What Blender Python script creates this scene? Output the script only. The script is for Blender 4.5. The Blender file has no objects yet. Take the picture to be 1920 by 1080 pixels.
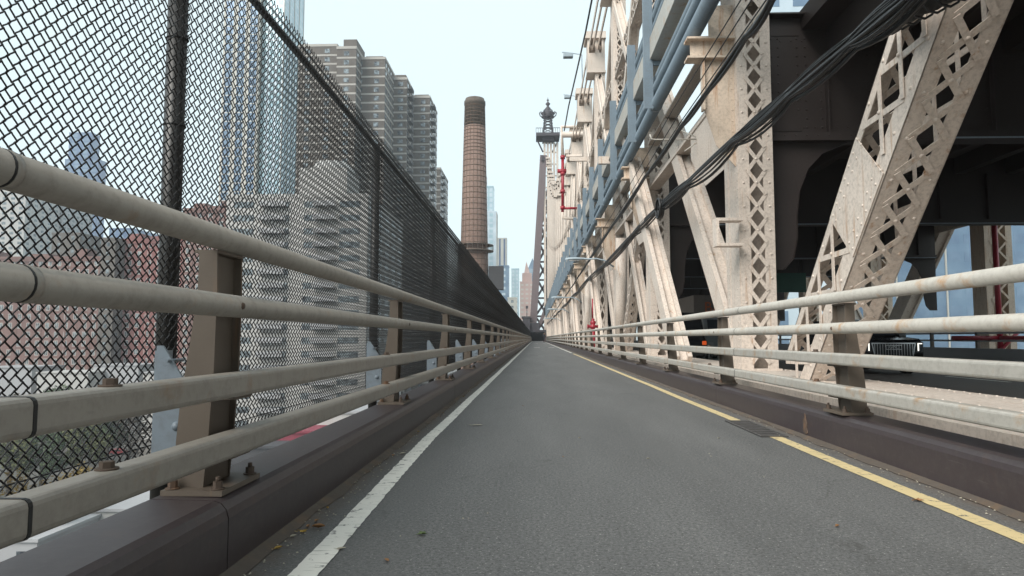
import bpy, math, random
from mathutils import Vector, Matrix, noise
random.seed(7)
R = math.radians
S = bpy.context.scene
COL = S.collection

# ------------------------------------------------------------------ camera
FPX, VPX, VPY, EYE = 1300.0, 1004.0, 634.0, 0.85
cam_d = bpy.data.cameras.new('camera'); cam = bpy.data.objects.new('camera', cam_d); COL.objects.link(cam)
S.camera = cam
cam_d.sensor_width = 36.0; cam_d.lens = 36.0*FPX/1920
cam_d.clip_start = 0.05; cam_d.clip_end = 6000
pitch = math.atan((VPY-540)/FPX)
yaw = math.atan((VPX-960)/math.hypot(FPX, VPY-540))
cam.location = (0, 0, EYE)
cam.rotation_euler = (R(90)+pitch, 0, yaw)
_M = cam.rotation_euler.to_matrix()
def ray(px, py): return _M @ Vector(((px-960)/FPX, (540-py)/FPX, -1))
def at(px, py, Y):
    r = ray(px, py); k = Y/r.y
    return Vector((r.x*k, Y, EYE+r.z*k))
def atx(px, py, X):
    r = ray(px, py); k = X/r.x
    return Vector((X, r.y*k, EYE+r.z*k))
def atz(px, py, Z):
    r = ray(px, py); k = (Z-EYE)/r.z
    return Vector((r.x*k, r.y*k, Z))

# ------------------------------------------------------------------ world, sun, exposure
SUN_EL, SUN_ROT = R(40), R(-142)
w = bpy.data.worlds.new('World'); S.world = w; w.use_nodes = True
nt = w.node_tree; bg = nt.nodes['Background']
sky = nt.nodes.new('ShaderNodeTexSky'); sky.sky_type = 'NISHITA'; sky.sun_disc = False
sky.sun_elevation = SUN_EL; sky.sun_rotation = SUN_ROT; sky.air_density = 1.0; sky.dust_density = 3.0; sky.ozone_density = 1.0
mx = nt.nodes.new('ShaderNodeMixRGB'); mx.inputs[0].default_value = 0.86
mx.inputs[2].default_value = (6.3, 7.4, 7.6, 1)         # even overcast veil
nt.links.new(sky.outputs[0], mx.inputs[1]); nt.links.new(mx.outputs[0], bg.inputs[0])
bg.inputs[1].default_value = 0.055
sd = bpy.data.lights.new('sun', 'SUN'); sd.energy = 1.35; sd.angle = R(40); sd.color = (1, .95, .88)
so = bpy.data.objects.new('sun', sd); COL.objects.link(so)
sv = Vector((math.cos(SUN_EL)*math.sin(SUN_ROT), math.cos(SUN_EL)*math.cos(SUN_ROT), math.sin(SUN_EL)))
so.rotation_euler = sv.to_track_quat('Z', 'Y').to_euler()
S.view_settings.view_transform = 'Standard'; S.view_settings.look = 'None'
S.view_settings.exposure = 1.62; S.view_settings.gamma = 1.0
S.render.engine = 'CYCLES'
S.cycles.max_bounces = 5; S.cycles.diffuse_bounces = 3; S.cycles.volume_bounces = 0; S.cycles.transparent_max_bounces = 8

# ------------------------------------------------------------------ materials
MATS = {}
def _new(name):
    m = bpy.data.materials.new(name); m.use_nodes = True
    b = m.node_tree.nodes['Principled BSDF']; MATS[name] = m
    return m, m.node_tree, b
def _pos(t, scale=(1, 1, 1)):
    g = t.nodes.new('ShaderNodeNewGeometry'); v = t.nodes.new('ShaderNodeMapping'); v.inputs['Scale'].default_value = scale
    t.links.new(g.outputs['Position'], v.inputs[0]); return v.outputs[0]
def _noise(t, vec, sc, det=4, rough=.6):
    n = t.nodes.new('ShaderNodeTexNoise'); n.inputs['Scale'].default_value = sc; n.inputs['Detail'].default_value = det
    n.inputs['Roughness'].default_value = rough; t.links.new(vec, n.inputs['Vector']); return n.outputs['Fac']
def _ramp(t, fac, a, b, ca=(0, 0, 0, 1), cb=(1, 1, 1, 1)):
    r = t.nodes.new('ShaderNodeValToRGB'); r.color_ramp.elements[0].position = a; r.color_ramp.elements[1].position = b
    r.color_ramp.elements[0].color = ca; r.color_ramp.elements[1].color = cb
    t.links.new(fac, r.inputs[0]); return r.outputs[0]
def _mix(t, fac, a, b, mode='MIX'):
    m = t.nodes.new('ShaderNodeMixRGB'); m.blend_type = mode
    for i, x in ((0, fac), (1, a), (2, b)):
        if isinstance(x, (int, float)): m.inputs[i].default_value = x
        elif isinstance(x, tuple): m.inputs[i].default_value = (*x[:3], 1)
        else: t.links.new(x, m.inputs[i])
    return m.outputs[0]
def _bump(t, b, h, strength, dist=.01):
    n = t.nodes.new('ShaderNodeBump'); n.inputs['Strength'].default_value = strength; n.inputs['Distance'].default_value = dist
    t.links.new(h, n.inputs['Height']); t.links.new(n.outputs[0], b.inputs['Normal'])
def plain(name, c, rough=.6, metal=0, emit=None, var=.12, vs=2.0, es=1):
    m, t, b = _new(name); b.inputs['Roughness'].default_value = rough; b.inputs['Metallic'].default_value = metal
    n = _noise(t, _pos(t), vs)
    c2 = tuple(x*(1-var*2) for x in c)
    t.links.new(_mix(t, n, tuple(min(1, x*(1+var)) for x in c), c2), b.inputs['Base Color'])
    if emit: b.inputs['Emission Color'].default_value = (*emit, 1); b.inputs['Emission Strength'].default_value = es
    return m
def paint(name, c, rust=.5, rough=.5, grime=.25, rustc=(.33, .15, .06), streak=True, thr=.62, gc=(.10, .08, .065), scuff=None):
    """weathered bridge paint: tonal blotches, dirt and vertical rust runs"""
    m, t, b = _new(name)
    n1 = _noise(t, _pos(t), 1.3, 5)
    base = _mix(t, _ramp(t, n1, .3, .75), tuple(x*1.04 for x in c), tuple(x*.86 for x in c))
    fine = _noise(t, _pos(t), 22, 4, .7)
    scf = _noise(t, _pos(t, (2, .35, 5)), 9, 7, .8)
    base = _mix(t, _ramp(t, scf, .60, .68, (0, 0, 0, 1), (.30, .30, .30, 1)), base, scuff or tuple(min(1, x*.55) for x in c))
    base = _mix(t, _ramp(t, fine, .45, .8, (0, 0, 0, 1), (grime, grime, grime, 1)), base, gc)
    sc = (7, 7, .55) if streak else (3, 3, 3)
    n2 = _noise(t, _pos(t, sc), 1.6, 6, .65)
    f = _ramp(t, n2, thr, thr+.16, (0, 0, 0, 1), (rust, rust, rust, 1))
    base = _mix(t, f, base, rustc)
    t.links.new(base, b.inputs['Base Color'])
    b.inputs['Roughness'].default_value = rough
    _bump(t, b, fine, .12, .004)
    return m
BEIGE = (.645, .56, .49)
paint('bridge_paint', BEIGE, .85, .55, .5, thr=.575, rustc=(.36, .20, .10))
paint('rusty_paint', (.60, .49, .39), .85, .6, .45, thr=.54)
paint('rail_paint_shaded', (.33, .30, .262), .6, .45, .38, thr=.60, streak=False, rustc=(.30, .17, .08))  # left railing: its side away from the sun painted in as a darker base
paint('rail_paint_lit', (.43, .41, .37), .9, .42, .35, thr=.555, streak=False, rustc=(.36, .21, .10))  # same railing paint, sunlit side painted in as a lighter base
paint('post_paint', (.125, .10, .078), .4, .55, .4)
paint('silt', (.085, .068, .055), .6, .9, .6, streak=False, thr=.5, rustc=(.14, .09, .055))
paint('kerb_paint', (.050, .038, .041), .5, .42, .35, thr=.60, streak=False, rustc=(.085, .05, .038), gc=(.10, .088, .082), scuff=(.16, .14, .135))
paint('shade_dark_steel', (.034, .025, .023), .6, .6, .3, rustc=(.06, .035, .025), gc=(.008, .007, .006))  # under-deck shade put into a near-black base colour, along with grime
paint('pipe_blue', (.155, .205, .25), .3, .45, .35, thr=.7, rustc=(.10, .09, .09))
paint('tower_purple', (.15, .118, .125), .3, .6, .2)
paint('tower_dark', (.045, .04, .05), .3, .6, .2)
paint('galvanised', (.22, .265, .31), .3, .4, .35, rustc=(.2, .14, .1), thr=.7)
paint('red_paint', (.30, .010, .025), .3, .4, .2, rustc=(.15, .02, .02))
paint('rusty_iron', (.095, .068, .052), .4, .8, .4, thr=.5, streak=False)
plain('fence_wire', (.008, .008, .009), .5)
plain('fence_post', (.020, .019, .018), .42)
plain('cable_black', (.012, .012, .013), .45)
plain('black_paint', (.008, .008, .010), .16)
plain('rubber', (.015, .015, .015), .8)
plain('chrome', (.6, .6, .62), .15, 1)
plain('plate_white', (.42, .42, .42), .5)
plain('lamp_white', (.6, .6, .62), .5, emit=(1, .95, .85), es=.5)
plain('lamp_orange', (.5, .08, .02), .5, emit=(1, .12, .01), es=.12)
plain('lamp_grey', (.30, .36, .40), .5)
plain('sign_green', (.01, .07, .045), .5)
plain('orange_text', (.5, .12, .04), .6)
plain('truck_side', (.16, .13, .11), .6)
plain('truck_white', (.30, .32, .34), .5)
plain('glass_dark', (.03, .035, .045), .12)
plain('cloth_dark', (.02, .022, .03), .9); plain('cloth_red', (.10, .02, .02), .9); plain('skin', (.35, .2, .14), .6)
plain('leaf_yellow', (.48, .30, .06), .7, var=.3, vs=30); plain('leaf_brown', (.30, .15, .06), .7, var=.3, vs=30)
plain('leaf_green', (.10, .14, .05), .7, var=.3, vs=30); plain('leaf_pale', (.42, .38, .30), .8, var=.3, vs=30)
plain('iron_dark', (.085, .08, .078), .7, var=.3, vs=20)
plain('stone', (.32, .27, .24), .8)

def asphalt():
    m, t, b = _new('asphalt')
    f = _noise(t, _pos(t), 62, 6, .9); v = t.nodes.new('ShaderNodeTexVoronoi'); v.inputs['Scale'].default_value = 75
    t.links.new(_pos(t), v.inputs['Vector'])
    big = _noise(t, _pos(t, (1.4, .22, 1)), 1.1, 5, .6)
    base = _mix(t, _ramp(t, big, .3, .72), (.115, .113, .111), (.175, .172, .168))
    base = _mix(t, _ramp(t, f, .44, .62), base, (.022, .022, .022))
    st = _ramp(t, v.outputs['Distance'], .0, .30, (1, 1, 1, 1), (0, 0, 0, 1))
    sel = _ramp(t, _noise(t, _pos(t), 40, 2), .50, .60)
    base = _mix(t, _mix(t, 1.0, st, sel, 'MULTIPLY'), base, (.50, .49, .46))
    stain = _noise(t, _pos(t, (2.2, .5, 1)), 2.4, 5, .7)
    base = _mix(t, _ramp(t, stain, .60, .74, (0, 0, 0, 1), (.45, .45, .45, 1)), base, (.062, .06, .058))
    # hairline cracks, partly masked
    wv = t.nodes.new('ShaderNodeVectorMath'); wv.operation = 'MULTIPLY_ADD'
    nz = t.nodes.new('ShaderNodeTexNoise'); nz.inputs['Scale'].default_value = 2.5; nz.inputs['Detail'].default_value = 5; t.links.new(_pos(t), nz.inputs['Vector'])
    t.links.new(nz.outputs['Color'], wv.inputs[0]); wv.inputs[1].default_value = (.5, .5, .5); t.links.new(_pos(t, (1, .45, 1)), wv.inputs[2])
    cr = t.nodes.new('ShaderNodeTexVoronoi'); cr.feature = 'DISTANCE_TO_EDGE'; cr.inputs['Scale'].default_value = .75; t.links.new(wv.outputs[0], cr.inputs['Vector'])
    cf = _mix(t, 1.0, _ramp(t, cr.outputs['Distance'], .0, .007, (.75, .75, .75, 1), (0, 0, 0, 1)), _ramp(t, _noise(t, _pos(t), .8, 3), .5, .6), 'MULTIPLY')
    base = _mix(t, cf, base, (.05, .048, .045))
    pt = _ramp(t, _noise(t, _pos(t, (1.2, .16, 1)), .9, 2, .4), .56, .60, (0, 0, 0, 1), (.35, .35, .35, 1))
    base = _mix(t, pt, base, (.10, .098, .095))
    # brown grit and silt gathering along both kerbs
    g = t.nodes.new('ShaderNodeNewGeometry'); s = t.nodes.new('ShaderNodeSeparateXYZ'); t.links.new(g.outputs['Position'], s.inputs[0])
    def mrange(a, b_):
        r = t.nodes.new('ShaderNodeMapRange'); r.inputs[1].default_value = a; r.inputs[2].default_value = b_
        t.links.new(s.outputs[0], r.inputs[0]); return r.outputs[0]
    ad = t.nodes.new('ShaderNodeMath'); ad.operation = 'MAXIMUM'
    t.links.new(mrange(-.93, -1.06), ad.inputs[0]); t.links.new(mrange(2.12, 2.28), ad.inputs[1])
    gr = _noise(t, _pos(t), 9, 6, .75)
    mul = t.nodes.new('ShaderNodeMath'); mul.operation = 'MULTIPLY'; t.links.new(ad.outputs[0], mul.inputs[0])
    t.links.new(_ramp(t, gr, .3, .62), mul.inputs[1])
    base = _mix(t, mul.outputs[0], base, (.115, .088, .068))
    t.links.new(base, b.inputs['Base Color']); b.inputs['Roughness'].default_value = .72
    _bump(t, b, f, .5, .004)
asphalt()
def roadpaint(name, c, thr):
    m, t, b = _new(name)
    n = _noise(t, _pos(t), 14, 7, .75); k = _noise(t, _pos(t, (6, 60, 1)), 1.0, 3, .5)
    base = _mix(t, _noise(t, _pos(t), 3), c, tuple(x*.72 for x in c))
    base = _mix(t, _ramp(t, n, thr, thr+.05), base, (.11, .105, .10))
    base = _mix(t, _ramp(t, k, .62, .66, (0, 0, 0, 1), (.55, .55, .55, 1)), base, (.15, .135, .11))
    t.links.new(base, b.inputs['Base Color']); b.inputs['Roughness'].default_value = .65
    _bump(t, b, n, .3, .004)
roadpaint('line_white', (.84, .81, .74), .575)
roadpaint('line_yellow', (.68, .54, .29), .58)
def brick(name, c1, c2, mortar, scale, rough=.85, bands=0):
    m, t, b = _new(name)
    g = t.nodes.new('ShaderNodeNewGeometry'); s = t.nodes.new('ShaderNodeSeparateXYZ'); t.links.new(g.outputs['Position'], s.inputs[0])
    a = t.nodes.new('ShaderNodeMath'); t.links.new(s.outputs[0], a.inputs[0]); t.links.new(s.outputs[1], a.inputs[1])
    c = t.nodes.new('ShaderNodeCombineXYZ'); t.links.new(a.outputs[0], c.inputs[0]); t.links.new(s.outputs[2], c.inputs[1])
    br = t.nodes.new('ShaderNodeTexBrick'); t.links.new(c.outputs[0], br.inputs[0])
    br.inputs['Scale'].default_value = scale
    br.inputs['Color1'].default_value = (*c1, 1); br.inputs['Color2'].default_value = (*c2, 1); br.inputs['Mortar'].default_value = (*mortar, 1)
    n = _noise(t, _pos(t, (1, 1, .35)), .25, 6, .7)
    t.links.new(_mix(t, _ramp(t, n, .35, .75, (0, 0, 0, 1), (.5, .5, .5, 1)), br.outputs[0], tuple(x*.5 for x in c2)), b.inputs['Base Color'])
    b.inputs['Roughness'].default_value = rough
brick('brick_brown', (.135, .115, .10), (.11, .093, .083), (.13, .115, .10), 1.2)
brick('brick_red', (.25, .085, .075), (.20, .07, .065), (.25, .14, .12), 1.5)
brick('brick_dull', (.20, .10, .085), (.16, .08, .07), (.2, .14, .12), 1.5)
brick('brick_chimney', (.225, .145, .115), (.17, .105, .085), (.22, .165, .135), 1.6)
brick('brick_sooty', (.11, .085, .07), (.07, .055, .045), (.13, .11, .09), 1.6)
plain('white_brick', (.42, .41, .395), .8, vs=.2); plain('white_band', (.50, .46, .42), .7, vs=.1); plain('cream_band', (.40, .375, .345), .8, vs=.1); plain('grey_wall', (.34, .34, .35), .8, vs=.1)
plain('pink_stone', (.50, .34, .30), .8, vs=.1); plain('pale_stone', (.52, .50, .45), .8, vs=.1); plain('roof_white', (.32, .32, .33), .8, vs=.1)
plain('roof_dark', (.05, .05, .055), .8); plain('roof_red', (.20, .03, .05), .7)
def glass(name, c, c2, rough=.15, vs=.15):
    m, t, b = _new(name); n = _noise(t, _pos(t), vs, 3)
    t.links.new(_mix(t, _ramp(t, n, .35, .65), c, c2), b.inputs['Base Color']); b.inputs['Roughness'].default_value = rough
    b.inputs['Metallic'].default_value = .35
glass('glass_window', (.03, .035, .045), (.30, .34, .36), .12, .9); glass('glass_blue', (.12, .18, .27), (.20, .28, .37)); glass('glass_teal', (.32, .46, .52), (.42, .56, .60))
glass('glass_pale', (.46, .54, .60), (.60, .67, .72)); glass('glass_navy', (.06, .10, .20), (.12, .18, .30)); glass('glass_river', (.13, .20, .29), (.18, .26, .35))
def ground():
    m, t, b = _new('ground'); n = _noise(t, _pos(t), .03, 6, .6)
    t.links.new(_mix(t, _ramp(t, n, .4, .6), (.07, .07, .06), (.12, .11, .10)), b.inputs['Base Color']); b.inputs['Roughness'].default_value = .9
ground()
for nm, c in (('foliage_green', (.055, .085, .028)), ('foliage_olive', (.10, .105, .03)), ('foliage_gold', (.26, .17, .03)), ('foliage_bare', (.11, .085, .06))):
    plain(nm, c, .7, var=.35, vs=1.2)
plain('bark', (.07, .055, .045), .9)

# ------------------------------------------------------------------ mesh builder
class MB:
    def __init__(s): s.v = []; s.f = []; s.sm = []
    def add(s, vs, fs, smooth=False):
        o = len(s.v); s.v.extend([tuple(p) for p in vs]); s.f.extend([tuple(i+o for i in f) for f in fs]); s.sm.extend([smooth]*len(fs)); return s
    def box(s, x0, x1, y0, y1, z0, z1):
        return s.add([(x0,y0,z0),(x1,y0,z0),(x1,y1,z0),(x0,y1,z0),(x0,y0,z1),(x1,y0,z1),(x1,y1,z1),(x0,y1,z1)],
            [(0,3,2,1),(4,5,6,7),(0,1,5,4),(1,2,6,5),(2,3,7,6),(3,0,4,7)])
    def bar(s, a, b, wd, ht, up=(0, 0, 1)):
        """rectangular bar a->b; wd across, ht along 'up'"""
        a = Vector(a); b = Vector(b); d = (b-a).normalized(); u = Vector(up); x = d.cross(u)
        if x.length < 1e-4: x = d.cross(Vector((1, 0, 0)))
        x.normalize(); u = x.cross(d).normalized()
        x *= wd/2; u *= ht/2
        return s.add([a-x-u, a+x-u, a+x+u, a-x+u, b-x-u, b+x-u, b+x+u, b-x+u],
            [(3,2,1,0),(4,5,6,7),(0,1,5,4),(1,2,6,5),(2,3,7,6),(3,0,4,7)])
    def tube(s, pts, r, n=8, cap=True, rs=None, smooth=True):
        pts = [Vector(p) for p in pts]; rings = []; o = len(s.v)
        ref = None
        for i, p in enumerate(pts):
            d = (pts[min(i+1, len(pts)-1)]-pts[max(i-1, 0)]).normalized()
            if ref is None:
                ref = d.cross(Vector((0, 0, 1)))
                if ref.length < .05: ref = d.cross(Vector((1, 0, 0)))
            ref = (ref - d*ref.dot(d)).normalized(); u = d.cross(ref)
            rr = rs[i] if rs else r
            s.v.extend([tuple(p+(ref*math.cos(2*math.pi*k/n)+u*math.sin(2*math.pi*k/n))*rr) for k in range(n)])
        for i in range(len(pts)-1):
            for k in range(n):
                s.f.append((o+i*n+k, o+i*n+(k+1) % n, o+(i+1)*n+(k+1) % n, o+(i+1)*n+k)); s.sm.append(smooth)
        if cap:
            s.f.append(tuple(o+k for k in range(n))[::-1]); s.f.append(tuple(o+(len(pts)-1)*n+k for k in range(n))); s.sm += [False]*2
        return s
    def prism(s, poly, axis, a, b):
        """extrude 2D polygon; axis 'x' -> (y,z), 'y' -> (x,z), 'z' -> (x,y)"""
        def P(p, t): return {'x': (t, p[0], p[1]), 'y': (p[0], t, p[1]), 'z': (p[0], p[1], t)}[axis]
        n = len(poly)
        return s.add([P(p, a) for p in poly]+[P(p, b) for p in poly],
            [tuple(range(n)), tuple(range(2*n-1, n-1, -1))]+[(i, i+n, (i+1) % n+n, (i+1) % n) for i in range(n)])
    def rivet(s, p, nrm, r, h=None, n=6):
        p = Vector(p); nrm = Vector(nrm).normalized(); h = h or r*.6
        a = nrm.cross(Vector((0, 0, 1)))
        if a.length < .1: a = Vector((1, 0, 0))
        a.normalize(); b = nrm.cross(a); vs = []
        for rr, hh in ((r, -.002), (r*.75, h*.7)):
            vs += [p+(a*math.cos(2*math.pi*k/n)+b*math.sin(2*math.pi*k/n))*rr+nrm*hh for k in range(n)]
        vs.append(p+nrm*h)
        fs = [(k, (k+1) % n, n+(k+1) % n, n+k) for k in range(n)]+[(n+k, n+(k+1) % n, 2*n) for k in range(n)]
        return s.add(vs, fs, True)
    def lathe(s, prof, c=(0, 0), n=16, smooth=True):
        o = len(s.v)
        for r, z in prof: s.v.extend([(c[0]+r*math.cos(2*math.pi*k/n), c[1]+r*math.sin(2*math.pi*k/n), z) for k in range(n)])
        for i in range(len(prof)-1):
            for k in range(n): s.f.append((o+i*n+k, o+i*n+(k+1) % n, o+(i+1)*n+(k+1) % n, o+(i+1)*n+k)); s.sm.append(smooth)
        s.f.append(tuple(o+k for k in range(n))[::-1]); s.f.append(tuple(o+(len(prof)-1)*n+k for k in range(n))); s.sm += [False]*2
        return s
    def mesh(s, name, mat):
        me = bpy.data.meshes.new(name); me.from_pydata(s.v, [], s.f)
        me.polygons.foreach_set('use_smooth', s.sm)
        me.materials.append(MATS[mat]); me.update(); return me
    def build(s, name, mat, parent=None, bevel=0, loc=None):
        o = bpy.data.objects.new(name, s.mesh(name, mat)); COL.objects.link(o)
        if parent: o.parent = parent
        if loc: o.location = loc
        if bevel:
            b = o.modifiers.new('bevel', 'BEVEL'); b.width = bevel; b.segments = 2; b.limit_method = 'ANGLE'; b.angle_limit = R(40)
        return o
def thing(name, label, cat, loc=(0, 0, 0), group=None, rz=0):
    o = bpy.data.objects.new(name, None); COL.objects.link(o); o.location = loc; o.rotation_euler.z = rz; o.empty_display_size = .3
    return tag(o, label, cat, group)
def tag(o, label, cat, group=None):
    o['label'] = label; o['category'] = cat
    if group: o['group'] = group
    return o
def struct(o): o['kind'] = 'structure'; return o
def dup(src, loc, parent):
    c = src.copy(); COL.objects.link(c); c.location = loc; c.parent = parent
    for g in list(src.children):
        d = g.copy(); COL.objects.link(d); d.parent = c
    return c
def link(me, name, parent, loc=(0, 0, 0)):
    o = bpy.data.objects.new(name, me); COL.objects.link(o); o.location = loc; o.parent = parent; return o

YE = 205.0     # far end of the straight
# ------------------------------------------------------------------ ground, path, kerbs, markings
struct(MB().add([(-3000,-800,-28),(3000,-800,-28),(3000,4000,-28),(-3000,4000,-28)], [(0,1,2,3)]).build('ground', 'ground'))
struct(MB().box(-1.13, 2.33, -40, YE, -.35, 0).build('path', 'asphalt'))
def kerb(x_in, x_out, name, joint0):
    """steel-faced kerb segments with a rolled inner edge and open joints"""
    m = MB(); sg = 1 if x_out > x_in else -1; y = joint0
    while y < YE:
        y1 = min(y+7.0, YE); a, b = y+.004, y1-.004
        prof = [(x_in, -.3), (x_in, .205), (x_in+sg*.008, .235), (x_in+sg*.028, .258), (x_in+sg*.055, .268), (x_out, .272), (x_out, -.3)]
        if sg < 0: prof = prof[::-1]
        m.prism(prof, 'y', a, b); y = y1
    return struct(m.build(name, 'kerb_paint'))
kerb(-1.10, -1.385, 'left_kerb', -4.5); kerb(2.30, 2.56, 'right_kerb', -5.0)
# silt fillet at the kerb foot
def fillet(name, x0, x1, sg):
    m = MB(); vs = []; n = 420
    for i in range(n):
        y = .8+i*.09 if i < 250 else .8+250*.09+(i-250)*1.05
        wv = .045+.035*noise.noise(Vector((y*2.2, x0, 0)))+.02*noise.noise(Vector((y*9, x0, 3)))
        vs += [(x0, y, .028), (x0+sg*max(.015, wv), y, .004)]
    m.add(vs, [(2*i, 2*i+1, 2*i+3, 2*i+2) if sg > 0 else (2*i, 2*i+2, 2*i+3, 2*i+1) for i in range(n-1)])
    return struct(m.build(name, 'silt'))
fillet('left_silt_strip', -1.10, 0, 1); fillet('right_silt_strip', 2.30, 0, -1)
def stripe(name, xc, wd, mat, y0=.6, y1=YE):
    m = MB(); vs = []; y = y0; k = 0
    while y < y1:
        st = .03 if y < 9 else (.12 if y < 30 else 2.0)
        e = .007*noise.noise(Vector((y*14, xc, 1)))+.004*noise.noise(Vector((y*45, xc, 7)))
        e2 = .007*noise.noise(Vector((y*14, xc, 9)))+.004*noise.noise(Vector((y*45, xc, 17)))
        dx = .012*noise.noise(Vector((y*.35, xc, 5)))-(.07*min(1, max(0, (y-2.5)/3.5)) if xc < 0 else 0)
        vs += [(xc+dx-wd/2+e, y, .004), (xc+dx+wd/2+e2, y, .004)]; y += st; k += 1
    m.add(vs, [(2*i, 2*i+1, 2*i+3, 2*i+2) for i in range(k-1)])
    return struct(m.build(name, mat))
stripe('white_edge_line', -.835, .103, 'line_white')
stripe('yellow_edge_line', 2.06, .105, 'line_yellow', 1.2, 40); stripe('pale_edge_line', 2.06, .10, 'line_white', 40.02)
for y in (62, 110):
    for x in (-.15, 1.15): struct(MB().box(x, x+.55, y, y+.9, .003, .005).build('path_marking', 'line_white'))
# beige edge girder with riveted cover plate carrying the truss; lower roadway
m = MB(); m.box(2.86, 2.90, -40, YE, -1.4, .26); m.box(2.80, 4.55, -40, YE, .26, .285); m.box(2.62, 2.86, -6, YE, -.2, -.17)
m.box(2.80, 2.86, -6, YE, .15, .26)
g = thing('edge_girder', 'long beige riveted girder ledge running between the right railing and the truss feet', 'girder')
y = 1.0
while y < 40:
    for x in (2.95, 3.05, 3.55, 3.72, 4.40, 4.50): m.rivet((x, y+(.06 if x in (3.05, 3.72) else 0), .285), (0, 0, 1), .016)
    m.rivet((2.80, y, .2), (-1, 0, 0), .015); m.rivet((2.80, y+.13, .2), (-1, 0, 0), .015); y += .26
m.build('girder_plate', 'bridge_paint', g)
struct(MB().box(4.56, 17.6, -70, YE, -.8, -.38).build('lower_road', 'asphalt'))
for x in (8.9, 13.2):
    mm = MB()
    for k in range(22): mm.box(x, x+.12, 2+k*9, 5+k*9, -.378, -.374)
    struct(mm.build('lane_marking', 'line_white'))
struct(MB().box(5.0, 18.2, -70, YE, 6.62, 7.0).build('upper_road', 'shade_dark_steel'))
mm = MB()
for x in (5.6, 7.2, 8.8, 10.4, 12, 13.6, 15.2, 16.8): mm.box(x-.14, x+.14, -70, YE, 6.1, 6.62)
struct(mm.build('upper_road_stringers', 'shade_dark_steel'))

# ------------------------------------------------------------------ guard rails
def square_rail(x, z, y0, y1, ht=.090, wd=.09):
    m = MB(); c = .018; pr = []
    for sx, sz, a0 in ((1, 1, 0), (-1, 1, 90), (-1, -1, 180), (1, -1, 270)):
        for k in range(4):
            a = R(a0+30*k); pr.append((x+sx*(wd/2-c)+math.cos(a)*c, z+sz*(ht/2-c)+math.sin(a)*c))
    m.prism(pr, 'y', y0, y1); return m
def flange_outline(sg):
    # x (towards outside = +), z : leaning, tapering post flange
    inner = [(-.015, .29), (-.028, .45), (-.042, .70), (-.046, .95), (-.042, 1.12)]
    outer = [(.028, 1.13), (.030, .98), (.052, .80), (.082, .60), (.094, .45), (.098, .29)]
    return [(sg*x, z) for x, z in inner+outer]
def make_post(root, x, sg, topz, y, first=None, detail=True, rz=None, mat='post_paint'):
    if first is not None: return dup(first, (x, y, 0), root)
    m = MB(); fo = flange_outline(sg); k = (topz-.045)/1.13
    fo = [(a, .29+(b-.29)*(topz-.045-.29)/(1.13-.29)) for a, b in fo]
    if sg < 0: fo = fo[::-1]
    m.prism(fo, 'y', -.115, -.103); m.prism(fo, 'y', .103, .115)
    m.box(min(sg*-.01, sg*.0), max(sg*-.01, sg*.0)+.002, -.103, .103, .29, topz-.06)
    m.box(-.045, .045, -.115, .115, topz-.058, topz-.046)
    for z in rz: m.box(min(sg*-.11, sg*.02), max(sg*-.11, sg*.02), -.08, .08, z-.060, z-.048)
    p = m.build('post', mat, root); p.location = (x, y, 0)
    MB().box(-.115, .115, -.175, .175, .272, .292).build('base_plate', mat, p)
    if detail:
        for bx in (-.085, .085):
            for by in (-.145, .145):
                b = MB(); b.tube([(bx, by, .292), (bx, by, .297)], .026, 10); b.tube([(bx, by, .297), (bx, by, .322)], .017, 6, smooth=False); b.tube([(bx, by, .32), (bx, by, .338)], .009, 8)
                b.build('bolt', 'rusty_iron', p)
    return p
def guard_rail(sg, xin, xtop, xpost, zs, posts, label, mat, joints):
    root = thing('guard_railing', label, 'railing')
    y0, y1 = -3, YE
    MB().tube([(xtop, y, zs[0]) for y in (y0, 20, 60, y1)], .045, 20).build('top_rail', mat, root)
    MB().tube([(xin, y, zs[1]) for y in (y0, 20, 60, y1)], .043, 20).build('rail', mat, root)
    square_rail(xin, zs[2], y0, y1).build('rail', mat, root); square_rail(xin, zs[3], y0, y1).build('rail', mat, root)
    f = None
    for i, y in enumerate(posts):
        if i == 0: f = make_post(root, xpost, sg, zs[0], y, rz=zs[2:], mat='post_paint')
        elif i < 4: make_post(root, xpost, sg, zs[0], y, first=f)
        else:
            c = f.copy(); COL.objects.link(c); c.location = (xpost, y, 0)
            d = f.children[0].copy(); COL.objects.link(d); d.parent = c
    for y in joints:
        for (x, z, r) in ((xtop, zs[0], .0465), (xin, zs[1], .0445)):
            MB().tube([(x, y-.012, z), (x, y+.012, z)], r, 20).build('joint_ring', mat, root)
            MB().tube([(x, y-.020, z), (x, y-.0125, z)], r-.0005, 20).build('joint_gap', 'cable_black', root)
        for z in zs[2:]:
            square_rail(xin, z, y-.008, y+.004, .093, .093).build('joint_gap', 'cable_black', root)
    for y in posts[:3]:
        for z in zs[2:]:
            b = MB(); zt = z+.045; yy = y-.86 if sg < 0 else y+.3
            b.tube([(xin, yy, zt), (xin, yy, zt+.005)], .030, 14); b.tube([(xin, yy, zt+.005), (xin, yy, zt+.022)], .019, 6, smooth=False)
            b.build('rail_bolt', 'rusty_iron', root)
        MB().rivet((xin+sg*-.044, y-.12, zs[1]), (-sg, 0, 0), .014, .006, 10).build('rail_bolt', 'rusty_iron', root)
    return root
LZ = [1.235, .972, .674, .452]; RZ = [1.165, .925, .692, .452]
postsL = [2.72+3.5*k for k in range(-1, 57)]; postsR = [5.50+3.5*k for k in range(-2, 56)]
gl = guard_rail(-1, -1.155, -1.215, -1.262, LZ, [p for p in postsL if p > 0], 'beige four-rail steel railing on the left kerb in front of the chain link fence', 'rail_paint_shaded', [1.52, 15.5, 29.5])
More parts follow.
